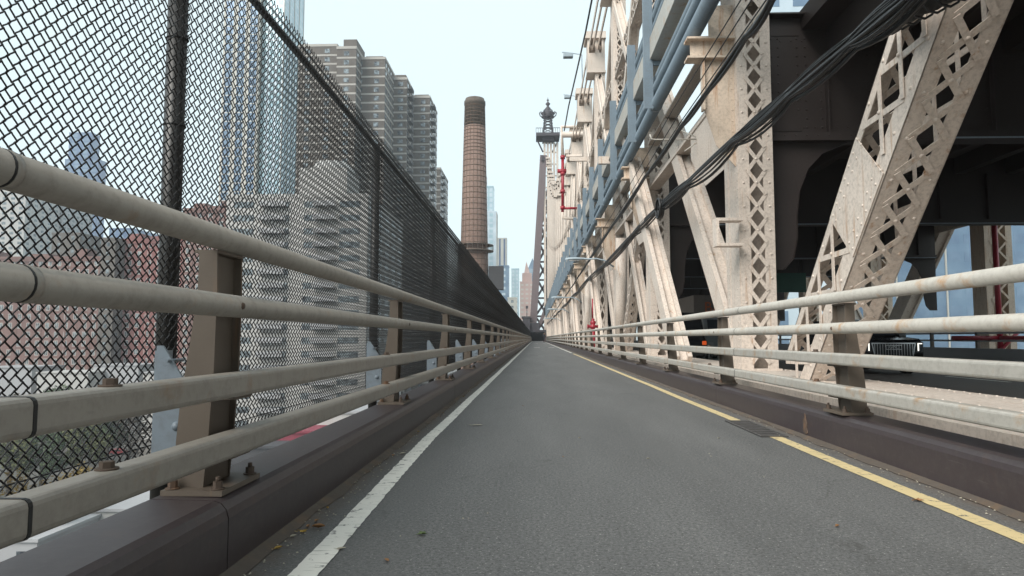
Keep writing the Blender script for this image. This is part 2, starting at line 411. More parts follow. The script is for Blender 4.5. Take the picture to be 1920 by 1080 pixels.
gr = guard_rail(1, 2.30, 2.35, 2.41, RZ, [p for p in postsR if p > 0], 'pale four-rail steel railing on the right kerb in front of the truss', 'rail_paint_lit', [8.0, 22.0])

# ------------------------------------------------------------------ chain link fence
FX, FZ0, FZ1, FS, FY0 = -1.62, .37, 2.86, 3.9, 3.0
fence = thing('chain_link_fence', 'tall black chain link fence with round posts along the left edge of the path', 'fence')
def wires():
    m = MB(); w2 = .0248; n = int(FS/w2); k = int((FZ1-FZ0)/w2); r = .0032
    w2y = FS/n
    for i in range(n):
        pts = []
        for j in range(k):
            a = (i+((i+j) % 2)); b = (i+((i+j+1) % 2)); s = 1 if j % 2 else -1
            for t in (0, .07, .25, .5, .75, .93):
                e = t-.055*math.sin(2*math.pi*t)*1.5
                ov = .0022 if t == 0 else 0
                d = (1 if a > b else -1)*ov
                off = 0 if t == 0 else s*.003
                pts.append((off, (a+(b-a)*e)*w2y+d, FZ0+(j+t)*(FZ1-FZ0)/k))
        # twisted barbed end
        top = pts[-1]; pts.append((0, top[1]+.004, FZ1+.004)); pts.append((.003, top[1]-.005, FZ1+.016))
        m.tube(pts, r, 3, cap=False)
    return m.mesh('mesh_panel', 'fence_wire')
wm = wires()
pm = MB().tube([(0, 0, -.1), (0, 0, 2.82)], .043, 16).mesh('post', 'fence_post')
tm = MB().tube([(0, 0, 2.79), (0, FS, 2.79)], .022, 10).mesh('top_rail', 'fence_post')
def bracket_mesh():
    m = MB(); m.prism([(-.045, .36), (.085, .36), (.085, .66), (-.02, .82), (-.045, .82)], 'y', -.006, .006)
    m.box(-.052, -.045, -.006, .12, .36, .80); m.tube([(.01, -.03, .76), (.01, .1, .76)], .007, 8)
    return m.mesh('bracket', 'galvanised')
bm_ = bracket_mesh(); bolt_ = MB().rivet((.045, -.006, .50), (0, -1, 0), .020, .014, 8).mesh('bracket_bolt', 'galvanised')
tiem = None
tie = MB()
for z in (0, ): tie.tube([(.045*math.cos(a), .045*math.sin(a), z) for a in [R(30*q) for q in range(13)]]+[(.062, .01, z+.02)], .003, 5)
tiem = tie.mesh('wire_tie', 'fence_wire')
for k in range(-1, 51):
    y = FY0+FS*k
    link(wm, 'mesh_panel', fence, (FX+.052, y, 0)); link(tm, 'top_rail', fence, (FX, y, 0))
    p = link(pm, 'post', fence, (FX, y, 0))
    if k < 3:
        for z in (.6, 1.0, 1.4, 1.8, 2.2, 2.6): link(tiem, 'wire_tie', p, (0, 0, z))
for y in postsL:
    if y > 0 and y < 90:
        b = link(bm_, 'bracket', fence, (-1.475, y+.03, 0))
        if y < 20: link(bolt_, 'bracket_bolt', b)
MB().tube([(FX, -1, .40), (FX, 199, .40)], .003, 5).build('bottom_wire', 'fence_wire', fence)

# ------------------------------------------------------------------ main truss beside the path
XC0, XC1 = 3.66, 4.27
PAN, YC0 = 9.6, 12.4
NCOL = 20
def ztop(y):
    if y < 62: return 19.3
    t = (y-62)/140.0
    return 19.3+10*t+26*t*t
def rot_frame(a, b):
    a = Vector(a); b = Vector(b); d = (b-a); L = d.length; d.normalize()
    x = Vector((1, 0, 0)); n = x.cross(d).normalized()     # in-plane normal
    return a, d, n, L
def lattice_member(parent, a, b, width, depth, name, x0=XC0, rivets=True, pitch=.46, rw=.021, stay=None, mat='bridge_paint', plate=.16, barw=.065, plates=None, upitch=None):
    """laced box member from a to b (a, b on its centre line in the truss plane; x0 = path side).
    two solid side webs? no: four angles, lacing on the path side face and on the face towards the viewer"""
    a, d, n, L = rot_frame(a, b); X = Vector((1, 0, 0))
    if (n.y > 0): n = -n                                       # n looks towards the camera side
    m = MB(); lc = MB(); rv = m; th = .014
    def P(t, u, v): return a+d*t+X*v+n*u                       # u: in-plane offset, v: across
    def slab(t0, t1, u0, u1, v0, v1, mb):
        vs = [P(t, u, v) for t in (t0, t1) for u, v in ((u0, v0), (u1, v0), (u1, v1), (u0, v1))]
        mb.add(vs, [(0,1,2,3),(7,6,5,4),(0,4,5,1),(1,5,6,2),(2,6,7,3),(3,7,4,0)])
    hw = width/2; pl = plate; pls = {-1: plates[0], 1: plates[1]} if plates else {-1: pl, 1: pl}; pv = min(plate, depth*.33)
    # four corner angles
    for su in (-1, 1):
        for v0, v1, vo in ((0, pv, 0), (depth-pv, depth, depth)):
            slab(0, L, su*hw, su*(hw-pls[su]), vo, vo+(th if vo == 0 else -th), m)          # leg on the side faces
            slab(0, L, su*hw, su*(hw-th), v0, v1, m)                                 # leg on the front/back faces
    # lacing
    def lacing(side):
        pitch_ = upitch if (upitch and side[0] == 'u') else pitch
        cnt = int(L/pitch_)
        for i in range(cnt):
            t0 = i*pitch_; t1 = t0+pitch_
            tm_ = (t0+t1)/2
            if stay and side == 'v' and any(s0 < tm_ < s1 for s0, s1 in stay): continue
            for fl in (0, 1):
                ta, tb = (t0, t1) if fl == 0 else (t1, t0)
                o = th*(1 if fl else 0.1)
                if side == 'v0': pa, pb, nn = P(ta, -hw+pls[-1]*.6, th+.004+o), P(tb, hw-pls[1]*.6, th+.004+o), X
                elif side == 'v': pa, pb, nn = P(ta, -hw+pls[-1]*.6, -.002-o), P(tb, hw-pls[1]*.6, -.002-o), X
                elif side == 'v1': pa, pb, nn = P(ta, -hw+pls[-1]*.6, depth-.002-o), P(tb, hw-pls[1]*.6, depth-.002-o), X
                elif side == 'u': pa, pb, nn = P(ta, hw+.002+o, pv*.6), P(tb, hw+.002+o, depth-pv*.6), n
                else: pa, pb, nn = P(ta, -hw+.02+o, pv*.6), P(tb, -hw+.02+o, depth-pv*.6), n
                lc.bar(pa, pb, barw, .010, up=nn)
            if rivets and side in ('u', 'v'):
                if side == 'u': rv.rivet(P(tm_, hw+.02, depth/2), n, rw*1.1)
                else: rv.rivet(P(tm_, (pls[-1]-pls[1])/2, -.024), -X, rw*1.1)
    lacing('v'); lacing('u'); lacing('v1'); lacing('ub')
    if stay:
        for s0, s1 in stay:
            slab(s0, s1, -hw+.03, hw-.03, -.006, -.016, m)
            if rivets:
                t = s0+.08
                while t < s1:
                    for u in (-hw+.09, -hw+.2, hw-.09, hw-.2): rv.rivet(P(t, u, -.016), -X, rw*.8)
                    t += .17
    if rivets:
        t = .12
        while t < L:
            for u in (-hw+pls[-1]*.42, hw-pls[1]*.42): rv.rivet(P(t, u, 0), -X, rw)
            for v in (pv*.45, depth-pv*.45): rv.rivet(P(t, hw, v), n, rw)
            t += pitch*.78
    o = m.build(name, mat, parent)
    lc.build('lacing', mat, o)
    return o

truss = thing('bridge_truss', 'huge beige riveted steel truss with laced columns and diagonals beside the path', 'truss')
def column(parent, y, z1, det, x0=XC0, x1=XC1, z0=.285, mat='bridge_paint', dep=.92, flip=False):
    """front face = two plates with lacing between, path side = solid riveted plate"""
    m = MB(); lc = MB(); rv = m; w = x1-x0; pw = w*.30
    y0, y1 = y, y+dep
    for a, b in ((x0, x0+pw), (x1-pw, x1)):
        m.box(a, b, y0, y0+.014, z0, z1); m.box(a, b, y1-.014, y1, z0, z1)
    m.box(x0, x0+.014, y0+.014, y1-.014, z0, z1); m.box(x1-.014, x1, y0+.014, y1-.014, z0, z1)
    m.box(x0+.014, x1-.014, y0+dep*.55, y0+dep*.55+.012, z0, z1)
    m.box(x0-.012, x0-.0005, y0+.02, y0+.26, z0, z1); m.box(x0-.012, x0-.0005, y1-.26, y1-.02, z0, z1)
    if det: m.box(x0-.05, x1+.05, y0-.05, y1+.05, z0, z0+.03)
    pit = .43 if det else .9
    z = z0+.12; xa, xb = x0+pw*.80, x1-pw*.80
    zl = min(z1, 7 if det else z1)
    while z+pit < z1-.1:
        lc.bar((xa, y0-.006, z), (xb, y0-.006, z+pit), .068 if det else .09, .010, up=(0, 1, 0))
        lc.bar((xa, y0-.017, z+pit), (xb, y0-.017, z), .068 if det else .09, .010, up=(0, 1, 0))
        if det:
            rv.rivet(((xa+xb)/2, y0-.022, z+pit/2), (0, -1, 0), .026)
            for xx in (x0+pw*.42, x1-pw*.42): rv.rivet((xx, y0, z+pit*.5), (0, -1, 0), .026)
        z += pit
    if det:
        z = z0+.1
        while z < min(z1, 12):
            for yy in (y0+.08, y0+.20, y1-.08, y1-.20): rv.rivet((x0-.012, yy, z), (-1, 0, 0), .017)
            if int(z*3) % 3 == 0: rv.rivet((x0, (y0+y1)/2, z), (-1, 0, 0), .015)
            z += .15
    o = m.build('column', mat, parent); lc.build('lacing', mat, o)
    # saddle head with roller on top
    hd = MB(); zz = z1
    hd.box(x0-.45, x1-.02, y-.15, y+dep+.15, zz-2.3, zz-1.2); hd.box(x0-.5, x1+.02, y-.2, y+dep+.2, zz-2.42, zz-2.3)
    hd.box(x0-.45, x0-.36, y-.1, y+dep+.1, zz-1.2, zz-.3); hd.box(x1-.2, x1-.1, y-.1, y+dep+.1, zz-1.2, zz-.3)
    hd.box(x0-.6, x1+.05, y-.25, y+dep+.25, zz-.3, zz+.12)
    hd.tube([(x0-.40, y+dep/2, zz-.75), (x1-.12, y+dep/2, zz-.75)], .30, 14)
    hd.build('column_head', mat, o)
    return o
ys = [YC0+PAN*k for k in range(-6, NCOL)]
for y in ys: column(truss, y, ztop(y), 0 < y < 40)
def twin_bar(parent, a, b, wd, x0, x1, t, name='eyebar', mat='bridge_paint'):
    """diagonal of two parallel flat channels joined by a recessed web"""
    a, d, n, L = rot_frame(a, b); X = Vector((1, 0, 0)); m = MB()
    for xa, xb in ((x0, x0+t), (x1-t, x1)):
        vs = [a+d*s+X*(xx)+n*u for s in (0, L) for u, xx in ((-wd/2, xa), (wd/2, xa), (wd/2, xb), (-wd/2, xb))]
        m.add(vs, [(0,1,2,3),(7,6,5,4),(0,4,5,1),(1,5,6,2),(2,6,7,3),(3,7,4,0)])
    vs = [a+d*s+X*(xx)+n*u for s in (0, L) for u, xx in ((-wd/2+.10, x0+t), (wd/2-.10, x0+t), (wd/2-.10, x1-t), (-wd/2+.10, x1-t))]
    m.add(vs, [(0,1,2,3),(7,6,5,4),(0,4,5,1),(1,5,6,2),(2,6,7,3),(3,7,4,0)])
    return m.build(name, mat, parent)
def line_pts(p, slope_to, w=0): pass
# big laced diagonal rising towards the viewer (0th panel)
dlo = Vector((0, 10.86, -.90)); dhi = Vector((0, 3.4, 7.0))
def yz(px, py): q = atx(px, py, XC0); return q
e1a, e1b = yz(1526, 500), yz(1678, 0); e2a, e2b = yz(1598, 500), yz(1793, 0)
ca = (e1a+e2a)/2; cb = (e1b+e2b)/2; dd = (cb-ca).normalized()
wdt = .86
A0 = ca - dd*((ca.z-.27)/dd.z); B0 = ca + dd*((6.9-ca.z)/dd.z)
tl = (ca-A0).length
lattice_member(truss, (XC0, A0.y, A0.z), (XC0, B0.y, B0.z), wdt, .56, 'diagonal', pitch=.62, rw=.024, stay=[(tl+.45, tl+1.55)], plate=.175, barw=.068, plates=(.13, .27), upitch=.40)
# other panels
for k, y in enumerate(ys):
    if y+PAN > YE or y < 0: continue
    y2 = y+PAN; det = y < 30
    if y > 5:
        if k % 2 == 0:
            twin_bar(truss, (0, y+.75, .75), (0, y2+.1, 9.6), .50, XC0-.02, XC0+.42, .10)
            twin_bar(truss, (0, y+2.95, .285), (0, y2+2.6, 8.6), .46, 3.02, 3.40, .10)
        else:
            lattice_member(truss, (XC0+.05, y2-1.6, .285), (XC0+.05, y+1.5, 6.6), .52, .40, 'diagonal', rivets=False, pitch=.5, plate=.12)
            twin_bar(truss, (0, y+1.0, .4), (0, y2-.2, 9.0), .34, XC0-.02, XC0+.30, .08)
            MB().tube([(XC0+.1, y2-.7, .285), (XC0+.1, y2-1.5, 5.2)], .25, 16).build('round_strut', 'bridge_paint', truss)
        # gusset plates and stiffeners at the upper roadway level
    m = MB(); yc = y+.46
    for x in (XC0-.03, ):
        m.prism([(yc+.45, 5.6), (yc+3.2, 5.6), (yc+3.2, 5.0), (yc+1.9, 4.1), (yc+.45, 4.1)], 'x', x+.01, x+.022)
    if det:
        for q in range(9): m.rivet((XC0-.02, yc+.55+q*.3, 5.45), (-1, 0, 0), .017)
        for q in range(10): m.rivet((XC0-.02, yc+.52, 4.2+q*.14), (-1, 0, 0), .017)
    m.build('gusset_plate', 'bridge_paint', truss)
    # transverse bracket reaching out under the pipe rack
    m = MB(); yb = y+.12; xr_ = XC0-.013
    m.box(3.20, xr_, yb, yb+.02, 6.34, 6.98); m.box(2.78, xr_, yb-.14, yb+.16, 6.30, 6.34); m.box(2.86, xr_, yb+.0, yb+.02, 5.98, 6.30); m.box(2.78, xr_, yb-.14, yb+.16, 5.94, 5.98)
    m.prism([(3.10, 5.94), (3.10, 5.0), (3.3, 4.35), (xr_, 3.95), (xr_, 5.94)], 'y', yb, yb+.02); m.box(3.06, 3.10, yb-.08, yb+.1, 5.0, 5.94)
    if det:
        for q in range(6):
            for zz in (6.04, 6.24): m.rivet((2.92+q*.13, yb, zz), (0, -1, 0), .02)
        for q in range(9): m.rivet((3.14, yb, 5.05+q*.1), (0, -1, 0), .016); m.rivet((3.60, yb, 4.2+q*.2), (0, -1, 0), .018)
        for q in range(4): m.rivet((3.26+q*.11, yb, 6.92), (0, -1, 0), .018)
    m.build('bracket_plate', 'rusty_paint', truss)
    # upper-level web members
    zt = ztop(y); zt2 = ztop(y2)
    for a, b in (((0, y+.5, 7.2), (0, y2+.5, zt2-2.4)), ((0, y2+.5, 7.2), (0, y+.5, zt-2.4))):
        twin_bar(truss, a, b, .34, XC0+.02, XC0+.42, .08, name='upper_diagonal')
    zm = (zt+7)/2
    lattice_member(truss, (XC0+.05, y+.9, zm), (XC0+.05, y2, zm), .55, .40, 'upper_strut', rivets=False, pitch=.7, plate=.12)
    # top chord eyebars
    for x in (XC0-.35, XC0-.1, XC0+.2):
        MB().bar((x, y+.4, zt-.75), (x, y2+.4, zt2-.75), .06, .34).build('top_chord', 'bridge_paint', truss)
# riveted fascia girder at upper roadway level
m = MB()
for y in ys[6:]:
    m.box(XC0-.05, XC0+.3, y+.93, y+9.55, 5.56, 5.62); m.box(XC0-.05, XC0+.3, y+.93, y+9.55, 7.0, 7.05); m.box(XC0+.09, XC0+.099, y+.93, y+9.55, 5.62, 5.86)
rv = m
for y0_ in ys[6:9]:
    y = y0_+1.05
    while y < y0_+9.4:
        rv.rivet((XC0+.09, y, 5.70), (-1, 0, 0), .018); y += .25
m.build('fascia_girder', 'bridge_paint', truss)
# floor beams with curved knees
def floor_beam(y):
    m = MB(); yb = y+.40
    knee = [(4.22, 4.5), (4.22, 2.1), (4.55, 2.1), (4.72, 2.3), (4.80, 2.7), (4.80, 3.1), (4.86, 3.55), (5.02, 3.95), (5.30, 4.25), (5.75, 4.44), (6.1, 4.5)]
    m.prism(knee[::-1], 'y', yb, yb+.02); m.prism([(22.4-a, b) for a, b in knee], 'y', yb, yb+.02)
    m.box(4.29, 18.2, yb, yb+.02, 4.5, 6.85); m.box(4.22, 18.2, yb-.18, yb+.2, 4.46, 4.5); m.box(4.22, 18.2, yb-.12, yb-.002, 4.5, 4.62)
    m.box(4.29, 5.0, yb-.18, yb+.2, 6.85, 6.88)
    x = 5.4
    while x < 17.5: m.box(x, x+.03, yb-.12, yb, 4.62, 6.1); x += 1.5
    for i in range(2, len(knee)-1):
        (a, b), (c, d) = knee[i], knee[i+1]
        m.add([(a, yb-.07, b), (c, yb-.07, d), (c, yb+.09, d), (a, yb+.09, b)], [(0, 1, 2, 3)])
    if 0 < y < 15:
        rv = m; x = 4.4
        while x < 12:
            for z in (4.57, 4.75, 6.4): rv.rivet((x, yb-.12 if z < 4.6 else yb, z), (0, -1, 0), .018)
            x += .2
        for x in [4.42, 4.55, 4.9, 5.05, 5.33, 5.48, 6.2, 6.35, 6.83, 6.98, 8.33, 8.48]:
            z = 4.75
            while z < 6.7: rv.rivet((x, yb, z), (0, -1, 0), .024); z += .17
        z = 2.5
        while z < 4.4: rv.rivet((4.36, yb, z), (0, -1, 0), .022); z += .17
        m.box(4.30, 4.95, yb-.012, yb, 4.68, 4.98); m.box(4.30, 4.95, yb-.012, yb, 6.5, 6.8)
    fb = m.build('floor_beam', 'shade_dark_steel', truss)
    if 0 < y < 60: MB().box(7.5 if y < 15 else 5.2, 18.1, yb-.19, yb-.182, 4.465, 4.495).build('flange_edge', 'galvanised', fb)
for y in ys: floor_beam(y)
# small box bracket between the diagonal and the first column
m = MB(); p = at(1340, 410, 12.2); q = at(1392, 462, 12.2)
m.box(p.x, q.x, 12.1, 12.36, p.z-.05, p.z); m.box(p.x, q.x, 12.1, 12.36, q.z, q.z+.05); m.box(p.x, p.x+.05, 12.1, 12.36, q.z+.05, p.z-.05)
m.build('bracket_box', 'bridge_paint', truss)
# horizontal beige portal arms above path edge
for (y, z) in ((26.5, 7.7), (48.5, 13.5)):
    m = MB(); m.bar((3.9, y, z), (2.45, y, z), .22, .28, up=(0, 0, 1)); m.build('outrigger', 'bridge_paint', truss)

# far truss on the other side of the roadway
truss2 = thing('bridge_truss', 'parallel beige truss on the far side of the lower roadway', 'truss')
for i, y in enumerate([-2+9.6*k+1.9 for k in range(1, 20)]):
    m = MB(); x0 = 18.3; m.box(x0, x0+.25, y, y+.9, -.2, 19); m.box(x0+.85, x0+1.1, y, y+.9, -.2, 19); m.box(x0+.25, x0+.85, y+.5, y+.52, -.2, 19)
    z = 0
    while z < 18.2:
        m.bar((x0+.2, y-.01, z), (x0+.9, y-.01, z+.8), .08, .012, up=(0, 1, 0)); m.bar((x0+.2, y-.024, z+.8), (x0+.9, y-.024, z), .08, .012, up=(0, 1, 0)); z += .8
    m.build('column', 'rusty_paint', truss2)
    s = 1 if i % 2 else -1
    a, b = ((0, y+1, -.2), (0, y+9.6, 9)) if i % 2 else ((0, y+9.4, -.2), (0, y+.5, 9))
    twin_bar(truss2, a, b, .9, 18.35, 18.95, .12, name='diagonal')
    twin_bar(truss2, (0, y+1, 19), (0, y+9.6, 7), .5, 18.35, 18.9, .12, name='upper_diagonal')
m = MB(); m.box(18.3, 19.3, -6, YE, 18.6, 19.4); m.box(18.25, 18.35, -6, YE, 5.6, 7.6); m.build('top_chord', 'bridge_paint', truss2)
m = MB(); m.box(17.55, 17.75, -6, YE, -.6, .45); struct(m.build('far_kerb', 'grey_wall'))
fr = thing('roadside_railing', 'grey post and rail railing along the far kerb of the lower roadway', 'railing')
m = MB()
for z in (.75, 1.05, 1.35): m.box(17.6, 17.68, -6, 120, z-.04, z+.04)
m.build('rail', 'grey_wall', fr)
pmm = MB().box(-.06, .06, -.06, .06, .45, 1.4).mesh('post', 'post_paint')
for k in range(24): link(pmm, 'post', fr, (17.66, 6+k*3.2, 0))
m = MB(); m.tube([(17.95, 27.5, -.2), (17.95, 27.5, 6.3)], .10, 12); m.tube([(17.95, 27.5, .85), (17.95, 22, .85)], .09, 12); m.tube([(17.95, 27.5, .85), (16.2, 27.6, .85)], .09, 12)
m.tube([(17.8, 27.4, .3), (18.6, 27.4, 1.1)], .07, 8)
tag(m.build('standpipe', 'red_paint'), 'dark red water pipe running up the far truss column', 'pipe')

# ------------------------------------------------------------------ blue pipe rack
rack = thing('pipe_rack', 'rack of stacked blue-grey pipes hung on vertical channels along the truss', 'pipes')
PX = 3.0
for (z, r, dx) in ((6.60, .145, .0), (6.98, .10, -.02), (7.30, .10, .06), (8.50, .11, .0), (8.80, .11, .0), (9.08, .10, .05)):
    m = MB(); m.tube([(PX+dx, y, z) for y in (4, 60, 120, YE-8)], r, 16)
    o = m.build('pipe', 'pipe_blue', rack)
    c = MB()
    for k in range(16): c.tube([(PX+dx, 8.3+k*6.1+z*.37, z), (PX+dx, 8.42+k*6.1+z*.37, z)], r+.012, 16)
    c.build('coupling', 'pipe_blue', o)
MB().box(PX-.17, PX+.17, 4, YE-8, 7.68, 8.22).build('box_duct', 'rail_paint_lit', rack)
def rbracket():
    m = MB(); m.box(-.11, .11, -.01, .0, 6.45, 9.3); m.box(-.11, -.10, 0, .16, 6.45, 9.3); m.box(.10, .11, 0, .16, 6.45, 9.3)
    for z in (6.6, 7.2, 7.9, 8.5, 9.1): m.box(.11, .14, .02, .06, z, z+.05)
    m.box(-.1, .55, .02, .08, 7.55, 7.66)
    return m.mesh('hanger_channel', 'pipe_blue')
rb = rbracket(); yy = [16.7, 19.6, 24.3]+[29.1+4.8*k for k in range(34)]
for y in yy: link(rb, 'hanger_channel', rack, (PX-.21, y, 0))
bx = MB().box(-.25, .25, -.02, .2, -.3, .3).mesh('outrigger_end', 'bridge_paint')
for y in yy[2::2]: link(bx, 'outrigger_end', rack, (PX+.25, y-.3, 8.0))

# ------------------------------------------------------------------ cables
def cable_run(name, label, pts, strands, spread, rr, sagamp=.04):
    t_ = thing(name, label, 'cable')
    for s in range(strands):
        ph = random.random()*6; w0 = random.uniform(-.5, .5); ox, oz = random.uniform(-spread, spread), random.uniform(-spread, spread)*1.3; r = random.choice(rr)
        out = []
        for i in range(len(pts)-1):
            a, b = Vector(pts[i]), Vector(pts[i+1]); n = 6
            for q in range(n):
                f = q/n; p = a.lerp(b, f); sg = -4*f*(1-f)*sagamp*(1+1.2*math.sin(ph+i*1.7))
                tw = .65+.35*math.sin(f*math.pi)
                out.append((p.x+ox*tw+w0*.02*math.sin(i+f+ph), p.y, p.z+oz*tw+sg))
        out.append(tuple(Vector(pts[-1])))
        MB().tube(out, r, 7).build('cable', 'cable_black', t_)
    return t_
P3 = [atx(1900, -180, 3.12), atx(1740, -35, 3.10), atx(1600, 78, 3.08), atx(1480, 178, 3.06), atx(1380, 262, 3.05), atx(1290, 345, 3.04), atx(1236, 391, 3.03), atx(1190, 437, 3.03), atx(1130, 500, 3.03)]
yl, zl = P3[-1].y, P3[-1].z
P3 += [Vector((3.02, yl+9*k, zl+.02*k+(.15 if k % 2 else 0))) for k in range(1, 18)]
cable_run('cable_bundle', 'thick lower bundle of loose black cables sagging in front of the laced columns', P3, 24, .11, (.006, .007, .009, .012, .016, .021), .03)
P4 = [atx(1560, -170, 2.92), atx(1450, -5, 2.92), atx(1400, 66, 2.92), atx(1330, 166, 2.92), atx(1275, 240, 2.92), atx(1210, 330, 2.92), atx(1150, 420, 2.92), atx(1100, 495, 2.92)]
yl, zl = P4[-1].y, P4[-1].z
P4 += [Vector((2.92, yl+9*k, zl-.03*k)) for k in range(1, 17)]
cable_run('cable_bundle', 'upper bundle of black cables running just below the blue pipes', P4, 8, .05, (.030, .016, .008), .03)
for i, (a, b) in enumerate((((1392, -5), (1262, 205)), ((1412, -5), (1268, 222)), ((1440, -5), (1274, 232)))):
    pa, pb = atx(*a, 2.86), atx(*b, 2.86)
    pts = [pa+(pa-pb)*.4, pa, pb, Vector((2.88, pb.y+8, pb.z-.1)), Vector((2.88, pb.y+30, pb.z-.2))]
    m = MB(); m.tube([pts[k].lerp(pts[k+1], f/6) for k in range(4) for f in range(6)]+[pts[-1]], .011, 6)
    tag(m.build('thin_wire', 'cable_black'), ('leftmost', 'middle', 'rightmost')[i]+' of three thin black wires slanting between the blue pipes and the upper cable bundle', 'wire', 'thin wires above the cable bundles')
# coil on the lower bundle
c0 = atx(1237, 391, 2.95); m = MB()
for q in range(5):
    m.tube([(c0.x+.05*math.sin(q), c0.y+(.20+.02*q)*math.cos(a), c0.z+(.17+.015*q)*math.sin(a)) for a in [R(20*z) for z in range(19)]], .028, 7)
tag(m.build('cable_coil', 'cable_black'), 'tight black coil of spare cable tied onto the sagging lower bundle', 'coil')
# fat corrugated sleeve near the top right
a, b = atx(1668, 34, 3.45), atx(1810, -40, 3.40); d = b-a; m = MB(); n = 34
m.tube([a+d*(i/n*1.4) for i in range(n+1)], .1, 16, rs=[.10+(.022 if i % 2 else 0)+.01*math.sin(i) for i in range(n+1)])
sl = tag(m.build('cable_sleeve', 'rubber'), 'fat ribbed black cable sleeve crossing the top of the big laced diagonal', 'sleeve')
for k in range(7): MB().tube([a+d*(k*.16)+Vector((.11*math.cos(t), .0, .11*math.sin(t)-.05)) for t in [R(40*q) for q in range(10)]], .012, 5).build('lashing', 'cable_black', sl)
# clamp rod under the pipes
m = MB(); a = at(1208, 262, 15.5); b = at(1345, 262, 15.5); a = Vector((2.6, 15.5, a.z)); b = Vector((3.75, 15.5, a.z))
m.tube([a+Vector((0, 0, .12)), a+Vector((.03, 0, .02)), a+Vector((.1, 0, 0)), b], .018, 8); m.tube([b, b+Vector((-.5, .3, .35))], .014, 8); m.tube([b, b+Vector((-.4, -.1, -.3))], .014, 8)
tag(m.build('cable_hanger', 'rail_paint_lit'), 'pale hooked rod holding the cables off the truss below the pipes', 'hanger')
# long thin wire in the sky
pts = [at(1112, -12, 34), at(1098, 60, 38), at(1080, 140, 44), at(1066, 200, 50), at(1058, 245, 56)]
tag(MB().tube(pts, .05, 6).build('overhead_wire', 'cable_black'), 'long black overhead wire curving down through the sky left of the truss heads', 'wire')

# ------------------------------------------------------------------ lamps on the bridge
def cobra(px, py, Y, reach, label, grp='cobra-head lamps reaching over the path'):
    p = at(px, py, Y); t_ = thing('street_lamp', label, 'street lamp', (p.x, p.y, p.z), grp)
    m = MB(); hl = .95
    prof = [(0, .0, .06), (.15, .11, .09), (.45, .15, .10), (.75, .10, .08), (hl, .045, .045)]
    n = 12; vs = []
    for x, wy, hz in prof: vs += [(x, wy*math.cos(2*math.pi*k/n), hz*math.sin(2*math.pi*k/n)*(.9 if math.sin(2*math.pi*k/n) > 0 else .45)) for k in range(n)]
    m.add(vs, [(i*n+k, i*n+(k+1) % n, (i+1)*n+(k+1) % n, (i+1)*n+k) for i in range(len(prof)-1) for k in range(n)]+[tuple(range(n)), tuple(range(4*n, 5*n))[::-1]], True)
    m.build('lamp_head', 'lamp_grey', t_)
    MB().tube([(hl-.05, 0, 0), (hl+.4, 0, .02), (reach-.4, .0, -.06), (reach, 0, -.35)], .035, 8).build('arm', 'lamp_grey', t_)
    MB().box(.18, .6, -.08, .08, -.075, -.045).build('lens', 'plate_white', t_)
cobra(1060, 486, 30, 2.1, 'nearest cobra-head lamp on a thin arm below the blue pipes')
cobra(1034, 558, 48, 2.1, 'second cobra-head lamp along the path, half the size of the nearest')
cobra(1026, 580, 66, 2.1, 'third cobra-head lamp along the path, just beyond the second')
cobra(1021, 597, 90, 2.1, 'farthest small cobra-head lamp just before the tower')
for i, (px, py, Y) in enumerate(((1056, 103, 62), (1058, 181, 92))):
    p = at(px, py, Y); s_ = 1.0
    t_ = thing('floodlight', ('larger upper' if i == 0 else 'smaller lower')+' floodlight on a bent pole against the sky by the truss heads', 'floodlight', p, 'floodlights against the sky')
    MB().box(0, .9, -.3, .3, -.28, .1).build('lamp_head', 'lamp_grey', t_, .06)
    MB().tube([(-.1, 0, .25), (.4, 0, .22), (1.7, 0, 0), (1.75, 0, -3.2)], .05, 6).build('pole', 'lamp_grey', t_)

# red standpipe loop high up
p0 = at(1055, 295, 60); p1 = at(1055, 398, 60); m = MB()
m.tube([p0, p1], .13, 12)
for f in (0, .3, .62, .92): q = p0.lerp(p1, f); m.tube([q+Vector((0, 0, .14)), q-Vector((0, 0, .14))], .21, 12)
q = p0.lerp(p1, .25); m.tube([q-Vector((.45, 0, 0)), q+Vector((.32, 0, 0))], .18, 12)
m.tube([p1+Vector((0, 0, .35)), p1+Vector((1.25, 0, .35))], .11, 10)
tag(m.build('standpipe', 'red_paint'), 'bright red vertical fire pipe with flanges hanging high beside the truss', 'pipe')
m = MB(); t0 = at(1053, 238, 60); m.tube([p0, t0, t0+Vector((3.2, 0, 0))], .15, 12); m.tube([p0+Vector((.3, 0, .1)), p0+Vector((3.4, 0, .1))], .14, 10)
m.tube([t0+Vector((0, 0, -.7)), t0+Vector((3.4, 0, -.7))], .26, 10); m.tube([p1+Vector((0, 0, .0)), p1-Vector((0, 0, .5)), p1+Vector((1.6, 0, -.6))], .13, 10); m.tube([p1+Vector((1.5, 0, -.6)), p0+Vector((1.5, 0, .1))], .05, 6)
tag(m.build('pipe_loop', 'bridge_paint'), 'beige pipe frame from which the bright red fire pipe hangs', 'pipe')
# red valve by the railing
q = at(1112, 606, 34); m = MB()
m.tube([(q.x, 34, q.z-1.9), (q.x, 34, q.z-.1)], .10, 10); m.tube([(q.x-.02, 34, q.z+.25), (q.x-.02, 34, q.z+1.2)], .035, 8)
m.lathe([(.08, q.z-.25), (.16, q.z-.22), (.16, q.z-.12), (.10, q.z-.08), (.14, q.z), (.14, q.z+.08), (.06, q.z+.14), (.09, q.z+.18), (.03, q.z+.24)], (q.x, 34), 12)
m.tube([(q.x-.24, 34, q.z-.16), (q.x+.24, 34, q.z-.16)], .07, 10); m.tube([(q.x-.28, 34, q.z-.16), (q.x-.22, 34, q.z-.16)], .11, 10)
tag(m.build('fire_valve', 'red_paint'), 'dark red fire hose valve standing behind the right railing', 'valve')

